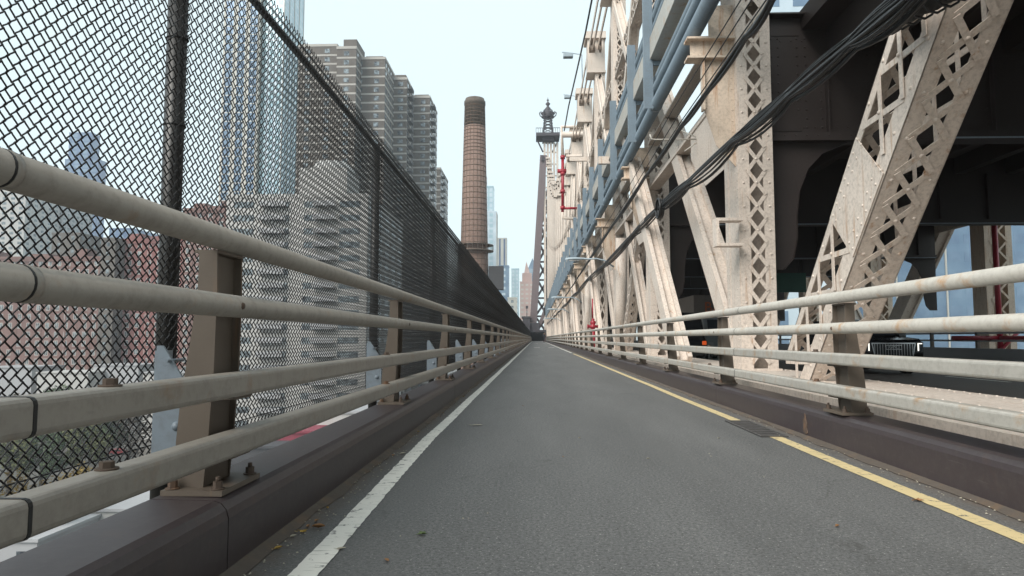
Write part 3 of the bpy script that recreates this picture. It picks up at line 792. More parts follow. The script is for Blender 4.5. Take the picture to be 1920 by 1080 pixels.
# ------------------------------------------------------------------ tower
tower = thing('bridge_tower', 'tall steel bridge tower with dark platform and ornate finial at the end of the path', 'tower', (0, 0, 0))
TY = 200.0
def T(px, py): return at(px, py, TY)
m = MB()
for px in (1021, 1027, 1033, 1039, 1045):
    a, b = T(px, 268), T(px+(-1 if px > 1030 else 1), 636); m.box(a.x-.30, a.x+.30, TY-.5, TY+.5, -3, a.z)
for py in range(285, 560, 22): a = T(1021, py); b = T(1045, py); m.box(a.x, b.x, TY-.2, TY+.2, a.z-.25, a.z)
m.build('shaft', 'bridge_paint', tower)
m = MB(); m.bar(T(1019, 292), T(1000, 605), 2.0, 1.5, up=(0, 1, 0)); m.build('leg', 'tower_purple', tower)
m = MB(); m.bar(T(1030, 560), T(1006, 625), 1.0, 1.0, up=(0, 1, 0)); m.build('leg', 'tower_purple', tower)
m = MB(); py = 355
while py < 610:
    h = 34; xl = 1017-(py-292)*.061+5; xl2 = 1017-(py+h-292)*.061+5; xr = 1027
    m.bar(T(xl, py), T(xr, py+h), .62, .3, up=(0, 1, 0)); m.bar(T(xr, py), T(xl2, py+h), .62, .3, up=(0, 1, 0)); m.bar(T(xl2, py+h), T(xr, py+h), .55, .4, up=(0, 1, 0)); py += h
m.bar(T(1029, 345), T(1025, 620), .9, .5, up=(0, 1, 0))
m.build('bracing', 'tower_dark', tower)
a = T(1005, 246); b = T(1049, 260); m = MB()
m.box(a.x, b.x, TY-3.4, TY+3.4, b.z, b.z+.9)
for k in range(12): x = a.x+(b.x-a.x)*k/11; m.box(x-.05, x+.05, TY-3.4, TY-3.3, b.z+.9, a.z)
m.box(a.x, b.x, TY-3.42, TY-3.3, a.z-.15, a.z)
for s in (-1, 1): m.bar(T(1027+s*20, 262), T(1027+s*9, 285), .4, .4, up=(0, 1, 0))
m.box(T(1016, 0).x, T(1038, 0).x, TY-2, TY+2, T(0, 276).z, b.z)
m.box(T(1014, 0).x, T(1018, 0).x, TY-1.4, TY+1.4, T(0, 312).z, T(0, 302).z)
m.build('platform', 'tower_dark', tower)
cx = T(1026.5, 0).x; z_ = lambda py: T(1026, py).z
m = MB()
for s in (-1, 1):
    for t in (-1, 1): m.bar((cx+s*1.5, TY+t*1.5, b.z+.9), (cx+s*.9, TY+t*.9, z_(222)), .28, .28)
for k in range(4):
    za = z_(246-6*k); zb = z_(240-6*k)
    for t in (-1, 1):
        m.bar((cx-1.4, TY+t*1.2, za), (cx+1.3, TY+t*1.2, zb), .16, .16); m.bar((cx+1.4, TY+t*1.2, za), (cx-1.3, TY+t*1.2, zb), .16, .16)
m.lathe([(1.1, z_(223)), (2.0, z_(220)), (1.6, z_(217)), (2.2, z_(213)), (1.5, z_(210)), (.8, z_(207)), (.9, z_(204)), (.35, z_(200)), (.35, z_(198)), (.75, z_(195)), (.3, z_(192)), (.12, z_(190)), (.4, z_(188)), (.10, z_(186)), (.04, z_(182))], (cx, TY), 12)
for k in range(6):
    a_ = R(60*k); dx, dy = math.cos(a_), math.sin(a_)
    m.tube([(cx+dx*1.2, TY+dy*1.2, z_(221)), (cx+dx*2.3, TY+dy*2.3, z_(217)), (cx+dx*2.5, TY+dy*2.5, z_(212)), (cx+dx*1.9, TY+dy*1.9, z_(209))], .16, 6)
m.build('finial', 'tower_dark', tower)
# dark stone pier; back wall added so the passage reads dark, not sky
pier = thing('tower_pier', 'dark stone pier and low passage, closed by an added dark wall, at the end of the path under the tower', 'pier')
a = at(984, 600, 196); m = MB()
m.box(-3.6, -1.5, 196, 207, -28, 6.5); m.box(-1.5, 1.2, 197, 207, 2.6, 5.2); m.box(-1.5, 3.4, 206, 207, -1, 2.9); m.box(1.2, 3.4, 197, 206, 2.6, 3.2); m.box(-3.9, -1.4, 195.8, 207, 6.5, 7.0)
m.tube([(-2.4, 196.4, 7), (-2.4, 196.4, 9.2)], .12, 6); m.box(-2.75, -2.05, 196.2, 196.6, 9.2, 10)
m.build('masonry', 'tower_dark', pier)

# ------------------------------------------------------------------ people far down the path
def person(x, y, coat, label, lean=0):
    v = [(0, 0, .95), (0, 0, 1.18), (0, 0, 1.38), (0, 0, 1.50), (0, 0, 1.58), (0, -.01, 1.70),
         (.11, 0, .88), (.13, -.12, .48), (.13, -.05, .06), (.13, -.18, .03), (-.11, 0, .88), (-.13, .16, .50), (-.13, .30, .10), (-.13, .20, .04),
         (.2, 0, 1.40), (.27, .05, 1.12), (.25, -.10, .90), (.25, -.14, .82), (-.2, 0, 1.40), (-.27, -.04, 1.12), (-.25, .08, .88), (-.25, .10, .80)]
    e = [(0,1),(1,2),(2,3),(3,4),(4,5),(0,6),(6,7),(7,8),(8,9),(0,10),(10,11),(11,12),(12,13),(2,14),(14,15),(15,16),(16,17),(2,18),(18,19),(19,20),(20,21)]
    r = [.15,.15,.16,.07,.07,.11,.10,.07,.05,.04,.10,.07,.05,.04,.07,.05,.04,.03,.07,.05,.04,.03]
    me = bpy.data.meshes.new('person'); me.from_pydata(v, e, []); o = bpy.data.objects.new('person', me); COL.objects.link(o)
    me.materials.append(MATS[coat]); sk = o.modifiers.new('skin', 'SKIN')
    for i, rr in enumerate(r): me.skin_vertices[0].data[i].radius = (rr, rr)
    me.skin_vertices[0].data[0].use_root = True
    o.modifiers.new('sub', 'SUBSURF').levels = 1
    o.location = (x, y, 0); tag(o, label, 'person', None)
    h = MB(); h.lathe([(.02, 1.60), (.08, 1.63), (.10, 1.70), (.09, 1.77), (.05, 1.815), (.01, 1.82)], (0, -.01), 10); h.build('head', 'skin', o)
    return o
person(1.75, 140, 'cloth_dark', 'pedestrian in dark clothes walking near the right railing far down the path')
person(2.0, 152, 'cloth_red', 'pedestrian in a dark red coat just behind the one in dark clothes')

# ------------------------------------------------------------------ vehicles on the lower roadway
def text_mesh(txt, size, mat, depth=.006):
    c = bpy.data.curves.new('t', 'FONT'); c.body = txt; c.size = size; c.extrude = depth; c.align_x = 'CENTER'; c.align_y = 'CENTER'
    o = bpy.data.objects.new('t', c); me = bpy.data.meshes.new_from_object(o); me.materials.clear(); me.materials.append(MATS[mat])
    bpy.data.objects.remove(o); return me
def wheels(root, xs, ys_, r, wd):
    for x in xs:
        for y in ys_:
            wv = MB(); wv.tube([(x-wd/2, y, r), (x+wd/2, y, r)], r, 22); wo = wv.build('wheel', 'rubber', root)
            s = -1 if x < 0 else 1
            MB().tube([(x+s*(wd/2-.02), y, r), (x+s*(wd/2+.01), y, r)], r*.62, 14).build('rim', 'chrome', wo)
def suv(x, y, label):
    root = thing('parked_suv' if 0 else 'large_suv', label, 'car', (x, y, -.38))
    m = MB(); prof = [(0, .42), (-.02, .75), (.03, 1.08), (.18, 1.18), (1.25, 1.28), (1.45, 1.30), (2.1, 1.88), (2.4, 1.93), (4.9, 1.90), (5.25, 1.3), (5.3, .5), (5.2, .38), (.1, .34)]
    n = len(prof); vs = []
    for s, k in ((-1.02, 1), (-1.0, 1), (1.0, 1), (1.02, 1)):
        for (a, b) in prof:
            inset = max(0, (b-1.3))*.38
            edge = .05 if abs(s) > 1.01 else 0
            vs.append(((abs(s)-inset-(0 if edge == 0 else -.0))*(1 if s > 0 else -1), a+(edge*1.2 if a < 2 else -edge), b-(edge if b > 1.2 else -edge*.6)))
    fs = [tuple(range(n)), tuple(range(4*n-1, 3*n-1, -1))]
    for j in range(3):
        for i in range(n): fs.append((j*n+i, (j+1)*n+i, (j+1)*n+(i+1) % n, j*n+(i+1) % n))
    m.add(vs, fs); m.build('body', 'black_paint', root, .03)
    MB().add([(-.86, 1.47, 1.335), (.86, 1.47, 1.335), (.74, 2.08, 1.87), (-.74, 2.08, 1.87)], [(0, 1, 2, 3)]).build('windscreen', 'glass_dark', root)
    m = MB(); m.prism([(-.66, .62), (.66, .62), (.72, 1.06), (-.72, 1.06)], 'y', -.045, -.02); gq = m.build('grille', 'black_paint', root)
    m = MB()
    for k in range(15): xx = -.63+k*.09; m.box(xx-.008, xx+.008, -.06, -.045, .64, 1.03)
    m.box(-.73, .73, -.062, -.045, 1.04, 1.075); m.bar((-.72, -.055, 1.06), (-.64, -.055, .64), .035, .02, up=(0, 1, 0)); m.bar((.72, -.055, 1.06), (.64, -.055, .64), .035, .02, up=(0, 1, 0))
    m.build('grille_bar', 'chrome', gq)
    m = MB(); m.box(-.27, .27, -.075, -.06, .84, .86); m.box(-.27, .27, -.075, -.06, .98, 1.0); m.box(-.27, -.25, -.075, -.06, .86, .98); m.box(.25, .27, -.075, -.06, .86, .98); bd = m.build('badge', 'chrome', gq)
    tm_ = text_mesh('GMC', .15, 'chrome'); to = bpy.data.objects.new('badge_letters', tm_); COL.objects.link(to); to.parent = gq; to.location = (0, -.07, .925); to.rotation_euler = (R(90), 0, 0)
    for s in (-1, 1):
        m = MB(); m.prism([(s*.76, .72), (s*.98, .80), (s*.99, 1.10), (s*.76, 1.10)] if s > 0 else [(s*.76, 1.10), (s*.99, 1.10), (s*.98, .80), (s*.76, .72)], 'y', -.05, .05); h = m.build('headlight', 'glass_dark', root)
        MB().box(min(s*.80, s*.84), max(s*.80, s*.84), -.06, -.05, .80, 1.06).build('light_strip', 'lamp_white', h)
        MB().box(min(s*.84, s*.95), max(s*.84, s*.95), -.06, -.05, 1.03, 1.06).build('light_strip', 'lamp_white', h)
        MB().box(min(s*.70, s*.95), max(s*.70, s*.95), -.06, .0, .45, .50).build('trim', 'chrome', root)
        MB().box(min(s*1.02, s*1.28), max(s*1.02, s*1.28), 1.55, 1.75, 1.22, 1.44).build('mirror', 'black_paint', root, .03)
    m = MB(); m.box(-.9, .9, -.05, .02, .44, .58); m.build('bumper', 'rubber', root, .02)
    MB().box(-.17, .17, -.075, -.06, .46, .62).build('licence_plate', 'plate_white', root)
    wheels(root, (-.92, .92), (.95, 4.1), .42, .26)
    return root
q = atz(1672, 700, -.22)
suv(12.1, 24.0, 'glossy black SUV with chrome grille and lit headlights coming down the lower roadway')
def van(x, y, label):
    root = thing('dark_van', label, 'van', (x, y, -.38))
    m = MB(); prof = [(0, .4), (0, .95), (.5, 1.2), (1.2, 2.2), (1.5, 2.45), (5.6, 2.45), (5.7, .4)]
    m.prism([(a, b) for a, b in prof], 'x', -.98, .98); m.build('body', 'black_paint', root, .08)
    MB().add([(-.85, .56, 1.26), (.85, .56, 1.26), (.8, 1.16, 2.12), (-.8, 1.16, 2.12)], [(0, 1, 2, 3)]).build('windscreen', 'glass_dark', root)
    for s in (-1, 1):
        MB().box(s*.8-.13, s*.8+.13, -.03, .02, .62, .84).build('headlight', 'lamp_white', root, .03)
        MB().box(s*.8-.10, s*.8+.10, -.03, .02, .92, 1.10).build('indicator', 'lamp_orange', root, .03)
    wheels(root, (-.85, .85), (1.0, 4.5), .36, .24)
    MB().box(-.8, .8, -.04, .0, .42, .56).build('bumper', 'rubber', root, .02)
van(6.9, 32.0, 'black van with orange marker light and white headlight half hidden behind the first column')
def truck(x, y, label):
    root = thing('box_truck', label, 'truck', (x, y, -.38))
    MB().box(-1.2, 1.2, 1.9, 8.0, .9, 3.6).build('cargo_box', 'truck_side', root, .03)
    MB().prism([(0, .5), (0, 1.3), (.5, 2.3), (1.8, 2.4), (1.8, .5)], 'x', -1.05, 1.05).build('cab', 'truck_white', root, .06)
    MB().add([(-.9, .05, 1.42), (.9, .05, 1.42), (.85, .44, 2.2), (-.85, .44, 2.2)], [(0, 1, 2, 3)]).build('windscreen', 'glass_dark', root)
    for s in (-1, 1): MB().box(s*.8-.14, s*.8+.14, -.04, .0, .8, 1.0).build('headlight', 'plate_white', root, .02)
    to = bpy.data.objects.new('lettering', text_mesh('BA', .8, 'orange_text')); COL.objects.link(to); to.parent = root; to.location = (-.15, 1.88, 2.9); to.rotation_euler = (R(90), 0, 0)
    wheels(root, (-.95, .95), (.9, 6.3), .45, .3)
truck(9.9, 36.5, 'box truck with orange letters on its brown cargo box behind the first column')
# green road sign under the deck
a = at(1452, 512, 40); b = at(1512, 548, 40); t_ = thing('road_sign', 'dark green overhead road sign in the shade under the upper roadway', 'sign', (a.x, 40, a.z))
MB().box(0, b.x-a.x, 0, .05, b.z-a.z, 0).build('sign_panel', 'sign_green', t_)
MB().box(.3, .4, .05, .15, 0, 6.6-a.z).build('hanger', 'shade_dark_steel', t_); MB().box(1.4, 1.5, .05, .15, 0, 6.6-a.z).build('hanger', 'shade_dark_steel', t_)

# ------------------------------------------------------------------ drain grate, scupper, leaves and litter
gx, gy = 1.86, 6.55
t_ = thing('drain_grate', 'black iron drain grate set beside the yellow line', 'drain')
m = MB(); m.box(1.93, 2.17, 6.1, 6.13, .005, .014); m.box(1.93, 2.17, 7.2, 7.23, .005, .014); m.box(1.93, 1.95, 6.13, 7.2, .005, .014); m.box(2.15, 2.17, 6.13, 7.2, .005, .014)
for k in range(9): m.box(1.95, 2.15, 6.19+k*.12, 6.235+k*.12, .006, .013)
m.build('grating', 'iron_dark', t_); MB().box(1.94, 2.16, 6.11, 7.22, .0035, .0055).build('drain_pit_shade', 'cable_black', t_)  # thin black plate paints the shade of a pit between the bars
m = MB(); sp = atx(1510, 795, 2.297); m.prism([(sp.y-.05, .05), (sp.y-.01, .035), (sp.y+.05, .06), (sp.y+.035, .10), (sp.y+.055, .15), (sp.y+.02, .165), (sp.y+.015, .21), (sp.y-.01, .20), (sp.y-.02, .16), (sp.y-.045, .13), (sp.y-.03, .09)], 'x', 2.294, 2.299)
tag(m.build('rust_hole', 'rusty_iron'), 'ragged rusty hole in the face of the right kerb near the grate', 'hole')
def leaf(px, py, size, mat, rz, label, kind=0, curl=.3):
    p = atz(px, py, .007); m = MB()
    if kind == 0:   # star-shaped maple leaf
        pts = []
        for k in range(10):
            a_ = R(36*k+90); r = size*(1.0 if k % 2 == 0 else .42)*(1 if k != 5 else .7)
            pts.append((r*math.cos(a_), r*math.sin(a_), abs(math.cos(a_))*size*curl))
        vs = [(0, 0, 0)]+pts; fs = [(0, 1+k, 1+(k+1) % 10) for k in range(10)]
    else:
        out = [(-1, 0), (-.6, .32), (0, .45), (.6, .3), (1, 0), (.6, -.3), (0, -.42), (-.6, -.3)]
        vs = [(0, 0, 0)]+[(a*size, b*size, (abs(b)*1.2+.25*a*a)*size*curl*1.6) for a, b in out]; fs = [(0, 1+k, 1+(k+1) % 8) for k in range(8)]
    o = len(vs); t_ = .0015
    vs2 = [(a, b, c-t_) for a, b, c in vs]; n = len(vs)-1
    m.add(vs+vs2, fs+[tuple(i+o for i in f[::-1]) for f in fs]+[(1+k, o+1+k, o+1+(k+1) % n, 1+(k+1) % n) for k in range(n)])
    m.tube([(-size*.9, 0, .001), (-size*1.5, size*.15, .004)], size*.04, 4)
    ob = m.build('fallen_leaf', mat); ob.location = p; ob.rotation_euler.z = rz
    return tag(ob, label, 'leaf', 'fallen leaves on the path')
leaf(568, 996, .024, 'leaf_yellow', .4, 'yellow star-shaped leaf on the silt left of the white line')
leaf(597, 989, .030, 'leaf_brown', .1, 'large curled orange-brown leaf beside the yellow star-shaped leaf', 1, .6)
leaf(540, 999, .018, 'leaf_brown', .9, 'small brown leaf left of the yellow star-shaped leaf', 1)
leaf(791, 1001, .026, 'leaf_green', 1.9, 'olive green leaf lying on open asphalt right of the white line')
leaf(1720, 938, .030, 'leaf_brown', .6, 'brown leaf lying on the yellow line at the right')
leaf(756, 850, .030, 'leaf_pale', 1.0, 'pale dry leaf just touching the left edge of the white line', 1)
leaf(895, 797, .055, 'leaf_pale', .1, 'thin pale twig-like leaf on the asphalt in the middle distance', 1, .1)
leaf(640, 1028, .020, 'leaf_pale', .5, 'pale shredded leaf on the right edge of the white line at the bottom', 1, .2)
leaf(725, 1050, .018, 'leaf_brown', 2.2, 'small brown leaf near the bottom edge right of the white line', 1)
leaf(690, 880, .022, 'leaf_brown', 2.0, 'brown leaf in the gutter halfway along the near left kerb', 1)
leaf(868, 972, .010, 'leaf_pale', 2.0, 'tiny pale fleck alone on the asphalt below the path centre', 1)
rg = random.Random(9)
for k in range(34):
    yy_ = 2.2+rg.random()**1.5*9; xx_ = -1.07+abs(rg.gauss(0, .06)) if k % 4 else rg.uniform(-1.0, 2.2)
    pxl = leaf(600, 1000, rg.uniform(.008, .020), rg.choice(('leaf_brown', 'leaf_pale', 'leaf_pale', 'leaf_yellow')), rg.random()*6, 'small dry leaf scrap in the gutter beside the left kerb' if k % 4 else 'small dry leaf scrap on the open asphalt', 1, .5)
    pxl.location = (xx_, yy_, .006)
m = MB(); rnd = random.Random(3)
for k in range(900):
    left = rnd.random() < .55; y = 1.6+rnd.random()**2*16
    x = (-1.09+abs(rnd.gauss(0, .07))) if left else (2.29-abs(rnd.gauss(0, .08)))
    if rnd.random() < .06: x = rnd.uniform(-1, 2.2)
    s = rnd.uniform(.002, .007); a_ = rnd.random()*3
    m.add([(x+s*math.cos(a_), y+s*math.sin(a_), .006), (x-s*math.sin(a_), y+s*math.cos(a_)*.8, .006), (x-s*math.cos(a_), y-s*math.sin(a_), .006), (x+s*math.sin(a_), y-s*math.cos(a_), .006), (x, y, .006+s*.8)], [(0, 1, 4), (1, 2, 4), (2, 3, 4), (3, 0, 4)])
o = m.build('grit', 'leaf_pale'); o['kind'] = 'stuff'; o['label'] = 'fine leaf crumbs and grit along the kerbs'; o['category'] = 'grit'

# ------------------------------------------------------------------ city
def building(name, label, cat, x0, x1, y0, y1, z1, wall, win, fl=3.1, cw=3.0, ww=1.5, wh=1.6, band=None, group=None, faces='FR', penthouse=None, z0=-28, roof='roof_dark', parts=True, ribbon=False, balc=False, mull=None, root=None, bh=.4, trim=None):
    t_ = root or thing(name, label, cat, ((x0+x1)/2, y0, z0), group); ox, oy, oz = ((0, 0, 0) if root else t_.location)
    if root: ox, oy, oz = root.location
    def L(m, nm, mat, par=None):
        m.v = [(a-ox, b-oy, c-oz) for a, b, c in m.v]; return m.build(nm, mat, par or t_)
    wl = L(MB().box(x0, x1, y0, y1, z0, z1), 'wall', wall)
    m = MB(); m.box(x0-.15, x1+.15, y0-.15, y1+.15, z1, z1+.9); L(m, 'parapet', band or wall)
    if penthouse: px0, px1, ph = penthouse; L(MB().box(px0, px1, y0+3, y0+14, z1+.9, z1+ph), 'penthouse', wall)
    nf = int((z1-z0-1)/fl)
    if band:
        m = MB()
        for i in range(nf+1):
            z = z1-i*fl-fl
            m.box(x0-.06, x1+.06, y0-.06, y1+.06, z-bh/2, z+bh/2)
        L(m, 'floor_band', band)
    rects = []
    for i in range(nf):
        z = z1-i*fl-fl*.5
        if 'F' in faces:
            if ribbon: rects.append((i, 'F', x0+.8, x1-.8, z))
            else:
                n = max(1, int((x1-x0-.8)/cw))
                for k in range(n):
                    xc = x0+(x1-x0)*(k+.5)/n; rects.append((i, 'F', xc-ww/2, xc+ww/2, z))
        for fc in 'RL':
            if fc in faces:
                if ribbon: rects.append((i, fc, y0+.8, y1-.8, z))
                else:
                    n = max(1, int((y1-y0-.8)/cw))
                    for k in range(n):
                        yc = y0+(y1-y0)*(k+.5)/n; rects.append((i, fc, yc-ww/2, yc+ww/2, z))
    def addw(m, r, off=.04, pad=0):
        i, f, a, b, z = r
        if f == 'F': m.box(a-pad, b+pad, y0-off, y0+.05, z-wh/2-pad, z+wh/2+pad)
        elif f == 'R': m.box(x1-.05, x1+off, a-pad, b+pad, z-wh/2-pad, z+wh/2+pad)
        else: m.box(x0-off, x0+.05, a-pad, b+pad, z-wh/2-pad, z+wh/2+pad)
    if trim:
        rr_ = random.Random(int(abs(x0)*10)); rects = [q for q in rects if rr_.random() > .05]
    rects.sort(key=lambda r: (r[0] if z1 > 30 else -r[0]))
    if trim:
        m = MB()
        for q in rects: addw(m, q, .02, .16); i_, f_, a_, b_, z_ = q; f_ == 'F' and m.box((a_+b_)/2-.05, (a_+b_)/2+.05, y0-.07, y0-.041, z_-wh/2, z_+wh/2)
        L(m, 'window_trim', trim)['kind'] = 'stuff'
        m = MB()
        k_ = x0+3.5
        while k_ < x1-2: m.box(k_-.25, k_+.25, y0-.12, y0-.0, z0, z1); k_ += 9.2
        m.box(x0-.3, x1+.3, y0-.35, y0, z1-1.0, z1-.5); L(m, 'pilasters', wall)
        MB_ = [(.12, 3.2, 5), (.45, 2.2, 8), (.78, 4.0, 4)]
        for fx, hh, ww_ in MB_: xx = x0+(x1-x0)*fx; L(MB().box(xx, xx+ww_, y0+3, y0+9, z1+.9, z1+hh), 'roof_bulkhead', wall)
    lim = 60 if parts else 0
    for r in rects[:lim]: m = MB(); addw(m, r); L(m, 'window', win)
    if rects[lim:]:
        m = MB()
        for r in rects[lim:]: addw(m, r)
        o = L(m, 'windows', win)
        o['kind'] = 'stuff'
    if mull:
        m = MB(); n = int((x1-x0)/mull)
        for k in range(n+1): xx = x0+(x1-x0)*k/n; m.box(xx-.14, xx+.14, y0-.22, y0-.0, z0, z1)
        n = int((y1-y0)/mull)
        for k in range(n+1): yy_ = y0+(y1-y0)*k/n; m.box(x1, x1+.22, yy_-.14, yy_+.14, z0, z1)
        L(m, 'mullions', 'pale_stone')
    if balc:
        m = MB()
        for i in range(nf):
            z = z1-i*fl-fl
            m.box(x1, x1+1.6, y0+1, y0+6, z, z+.2); m.box(x1+1.5, x1+1.6, y0+1, y0+6, z+.2, z+1.1)
        L(m, 'balconies', 'roof_dark')
    return t_
# brown stepped complex: one building of aligned blocks
cpx = thing('apartment_block', 'huge stepped brown brick apartment tower with pale floor bands left of the chimney', 'building', (-60, 220, -28))
def blk(pxl, pxr, py, Y, depth, **k):
    a = at(pxl, py, Y); b = at(pxr, py, Y)
    building('', '', '', a.x, b.x, Y, Y+depth, a.z, 'brick_brown', 'glass_window', band='cream_band', root=cpx, parts=True, fl=3.05, bh=.6, **k)
    return a, b
blk(560, 632, 88, 228, 30, cw=6, ww=1.7, wh=1.5)
blk(632, 668, 92, 224, 14, cw=3.4, ww=1.7, wh=1.5, penthouse=(at(641, 0, 224).x, at(666, 0, 224).x, 4.6), balc=False)
blk(660, 722, 112, 231, 16, cw=3.6, ww=1.7, wh=1.5, penthouse=(at(684, 0, 231).x, at(716, 0, 231).x, 2.4))
blk(716, 763, 150, 246, 14, cw=3.4, ww=1.9, wh=1.5, penthouse=(at(738, 0, 246).x, at(760, 0, 246).x, 3.0), balc=True)
blk(756, 806, 184, 262, 20, cw=3.6, ww=1.7, wh=1.5, balc=True, penthouse=(at(776, 0, 262).x, at(803, 0, 262).x, 2.4))
blk(800, 826, 318, 300, 26, cw=4, ww=1.9, wh=1.5, balc=True)
# chimney
cy = 118.0; a = at(870, 186, cy); b = at(907, 186, cy); zt = at(888, 186, cy).z; cxm = at(889.5, 400, cy).x
rt = (b.x-a.x)/2; ch = thing('chimney_stack', 'tall round brick chimney ringed with steel bands, sooty at the top', 'chimney', (cxm, cy, -28))
H = zt+28; zr = lambda py: at(889, py, cy).z+28
def rad(z): return rt+(H-z)/H*1.55
sot = zr(238)
MB().lathe([(rad(z), z) for z in (0, 15, 30, 45, sot)], n=32).build('shaft', 'brick_chimney', ch)
MB().lathe([(rad(sot)+.01, sot), (rad(H-1), H-1.2), (rt+.14, H-1.1), (rt+.14, H-.5), (rt, H-.45), (rt-.1, H)], n=32).build('crown', 'brick_sooty', ch)
m = MB(); z = 8
while z < H-1.5:
    r = rad(z)+.03; m.lathe([(r, z), (r, z+.12)], n=32); z += .95 if z < sot-6 else .62
m.build('steel_bands', 'rusty_iron', ch)
m = MB()
for k in range(20): a_ = 2*math.pi*k/20; m.bar((math.cos(a_)*(rad(28)+.04), math.sin(a_)*(rad(28)+.04), 28), (math.cos(a_)*(rt+.05), math.sin(a_)*(rt+.05), H-1), .035, .035)
m.build('vertical_straps', 'rusty_iron', ch)
zp = zr(472); m = MB(); m.lathe([(rad(zp), zp), (rad(zp)+1.0, zp), (rad(zp)+1.0, zp+.12), (rad(zp), zp+.12)], n=32)
for k in range(24): a_ = 2*math.pi*k/24; r = rad(zp)+.95; m.bar((r*math.cos(a_), r*math.sin(a_), zp), (r*math.cos(a_), r*math.sin(a_), zp+1.1), .06, .06)
m.lathe([(rad(zp)+.93, zp+1.05), (rad(zp)+.98, zp+1.05), (rad(zp)+.98, zp+1.12), (rad(zp)+.93, zp+1.12)], n=32)
m.build('walkway', 'post_paint', ch)
m = MB(); r = rad(20)
m.box(r-.3, r+2.2, -1, 1, zr(500)-4, zr(500)); ob = m.build('platform_box', 'roof_dark', ch)

def bpx(name, label, cat, pl, pr, py, Y, depth, wall, win, **k):
    a = at(pl, py, Y); b = at(pr, py, Y); return building(name, label, cat, a.x, b.x, Y, Y+depth, a.z, wall, win, **k)
# white building right behind the fence
wbk = bpx('apartment_block', 'white brick apartment block with dark window strips seen through the fence', 'building', 425, 690, 372, 150, 40, 'white_brick', 'glass_window', fl=3.0, cw=7.2, ww=4.6, wh=1.35, penthouse=(at(560, 0, 150).x, at(650, 0, 150).x, 7.5))
a = at(575, 300, 185); b = at(655, 300, 185)
m = MB(); cxx = (a.x+b.x)/2; m.lathe([((b.x-a.x)/2, -28), ((b.x-a.x)/2, a.z-2), ((b.x-a.x)/2-1.2, a.z)], (cxx, 190), 28)
tag(m.build('round_tower', 'white_brick'), 'plain white rounded tower top behind the white apartment block', 'building')
for k in range(16):
    z_b = at(0, 372, 150).z-3.0*k-2.35
    for pxa, pxb in ((500, 548), (598, 640)):
        xa_, xb_ = at(pxa, 0, 150).x, at(pxb, 0, 150).x
        if z_b < -26: continue
        o_b = MB().box(xa_-wbk.location.x, xb_-wbk.location.x, -1.5, 0, z_b+28, z_b+28.15).box(xa_-wbk.location.x, xb_-wbk.location.x, -1.5, -1.42, z_b+28.15, z_b+29.1).build('balcony', 'grey_wall', wbk)
# glass skyscraper
gt = bpx('skyscraper', 'very tall blue glass skyscraper with white vertical ribs seen through the fence', 'skyscraper', 434, 500, -420, 300, 30, 'pale_stone', 'glass_blue', fl=4, cw=5.0, ww=3.4, wh=3.5, parts=False, faces='F')
bpx('skyscraper', 'pale glass slab tower joined to the blue ribbed skyscraper', 'skyscraper', 500, 541, -300, 303, 26, 'glass_pale', 'glass_teal', fl=4, cw=3, ww=2.2, wh=3.2, mull=6, parts=False)
# far left skyline
bpx('skyscraper', 'distant dark blue glass tower with stepped shoulders above the top rail', 'skyscraper', 130, 172, 250, 700, 14, 'glass_navy', 'glass_blue', fl=4.5, cw=8, ww=6, wh=3, parts=False, faces='F')
bpx('skyscraper', 'wider lower section of the distant dark blue tower standing in front', 'skyscraper', 122, 184, 300, 690, 14, 'glass_navy', 'glass_blue', fl=4.5, cw=8, ww=6, wh=3, parts=False, faces='F')
bpx('apartment_block', 'pale grey high-rise at the far left edge behind the top rail', 'building', -60, 50, 340, 400, 30, 'white_brick', 'glass_window', fl=3, cw=5, ww=2.4, wh=1.6, parts=False)
bpx('apartment_block', 'grey high-rise with balconies just right of the far left pale one', 'building', 55, 120, 345, 430, 30, 'grey_wall', 'glass_window', fl=3, cw=4, ww=2.6, wh=1.6, parts=False)
bpx('apartment_block', 'dark gabled brown building between the rails at left', 'building', 98, 150, 440, 300, 30, 'brick_brown', 'glass_window', fl=3, cw=4, ww=1.4, wh=1.6, parts=False)
bpx('office_block', 'small dark blue office tower right of the distant dark blue tower', 'building', 205, 250, 430, 520, 40, 'glass_navy', 'glass_blue', fl=4, cw=6, ww=4, wh=2.4, parts=False)
bpx('apartment_block', 'long dull red brick block with white window trim at the left edge', 'building', -70, 190, 486, 250, 30, 'brick_dull', 'glass_window', fl=3.3, cw=3.4, ww=1.2, wh=1.8, trim='white_band')
bpx('apartment_block', 'narrow dark brick slab between the dull and the bright red blocks', 'building', 190, 217, 450, 246, 20, 'brick_brown', 'glass_window', fl=3.3, cw=4, ww=1.2, wh=1.5)
bpx('apartment_block', 'bright red brick block with pale windows left of the thick fence post', 'building', 217, 345, 452, 252, 30, 'brick_red', 'glass_window', fl=3.3, cw=3.2, ww=1.2, wh=1.7, trim='white_band')
bpx('apartment_block', 'red brick block right of the thick fence post', 'building', 345, 425, 395, 240, 30, 'brick_dull', 'glass_window', fl=3.2, cw=3.1, ww=1.2, wh=1.7, trim='white_band')
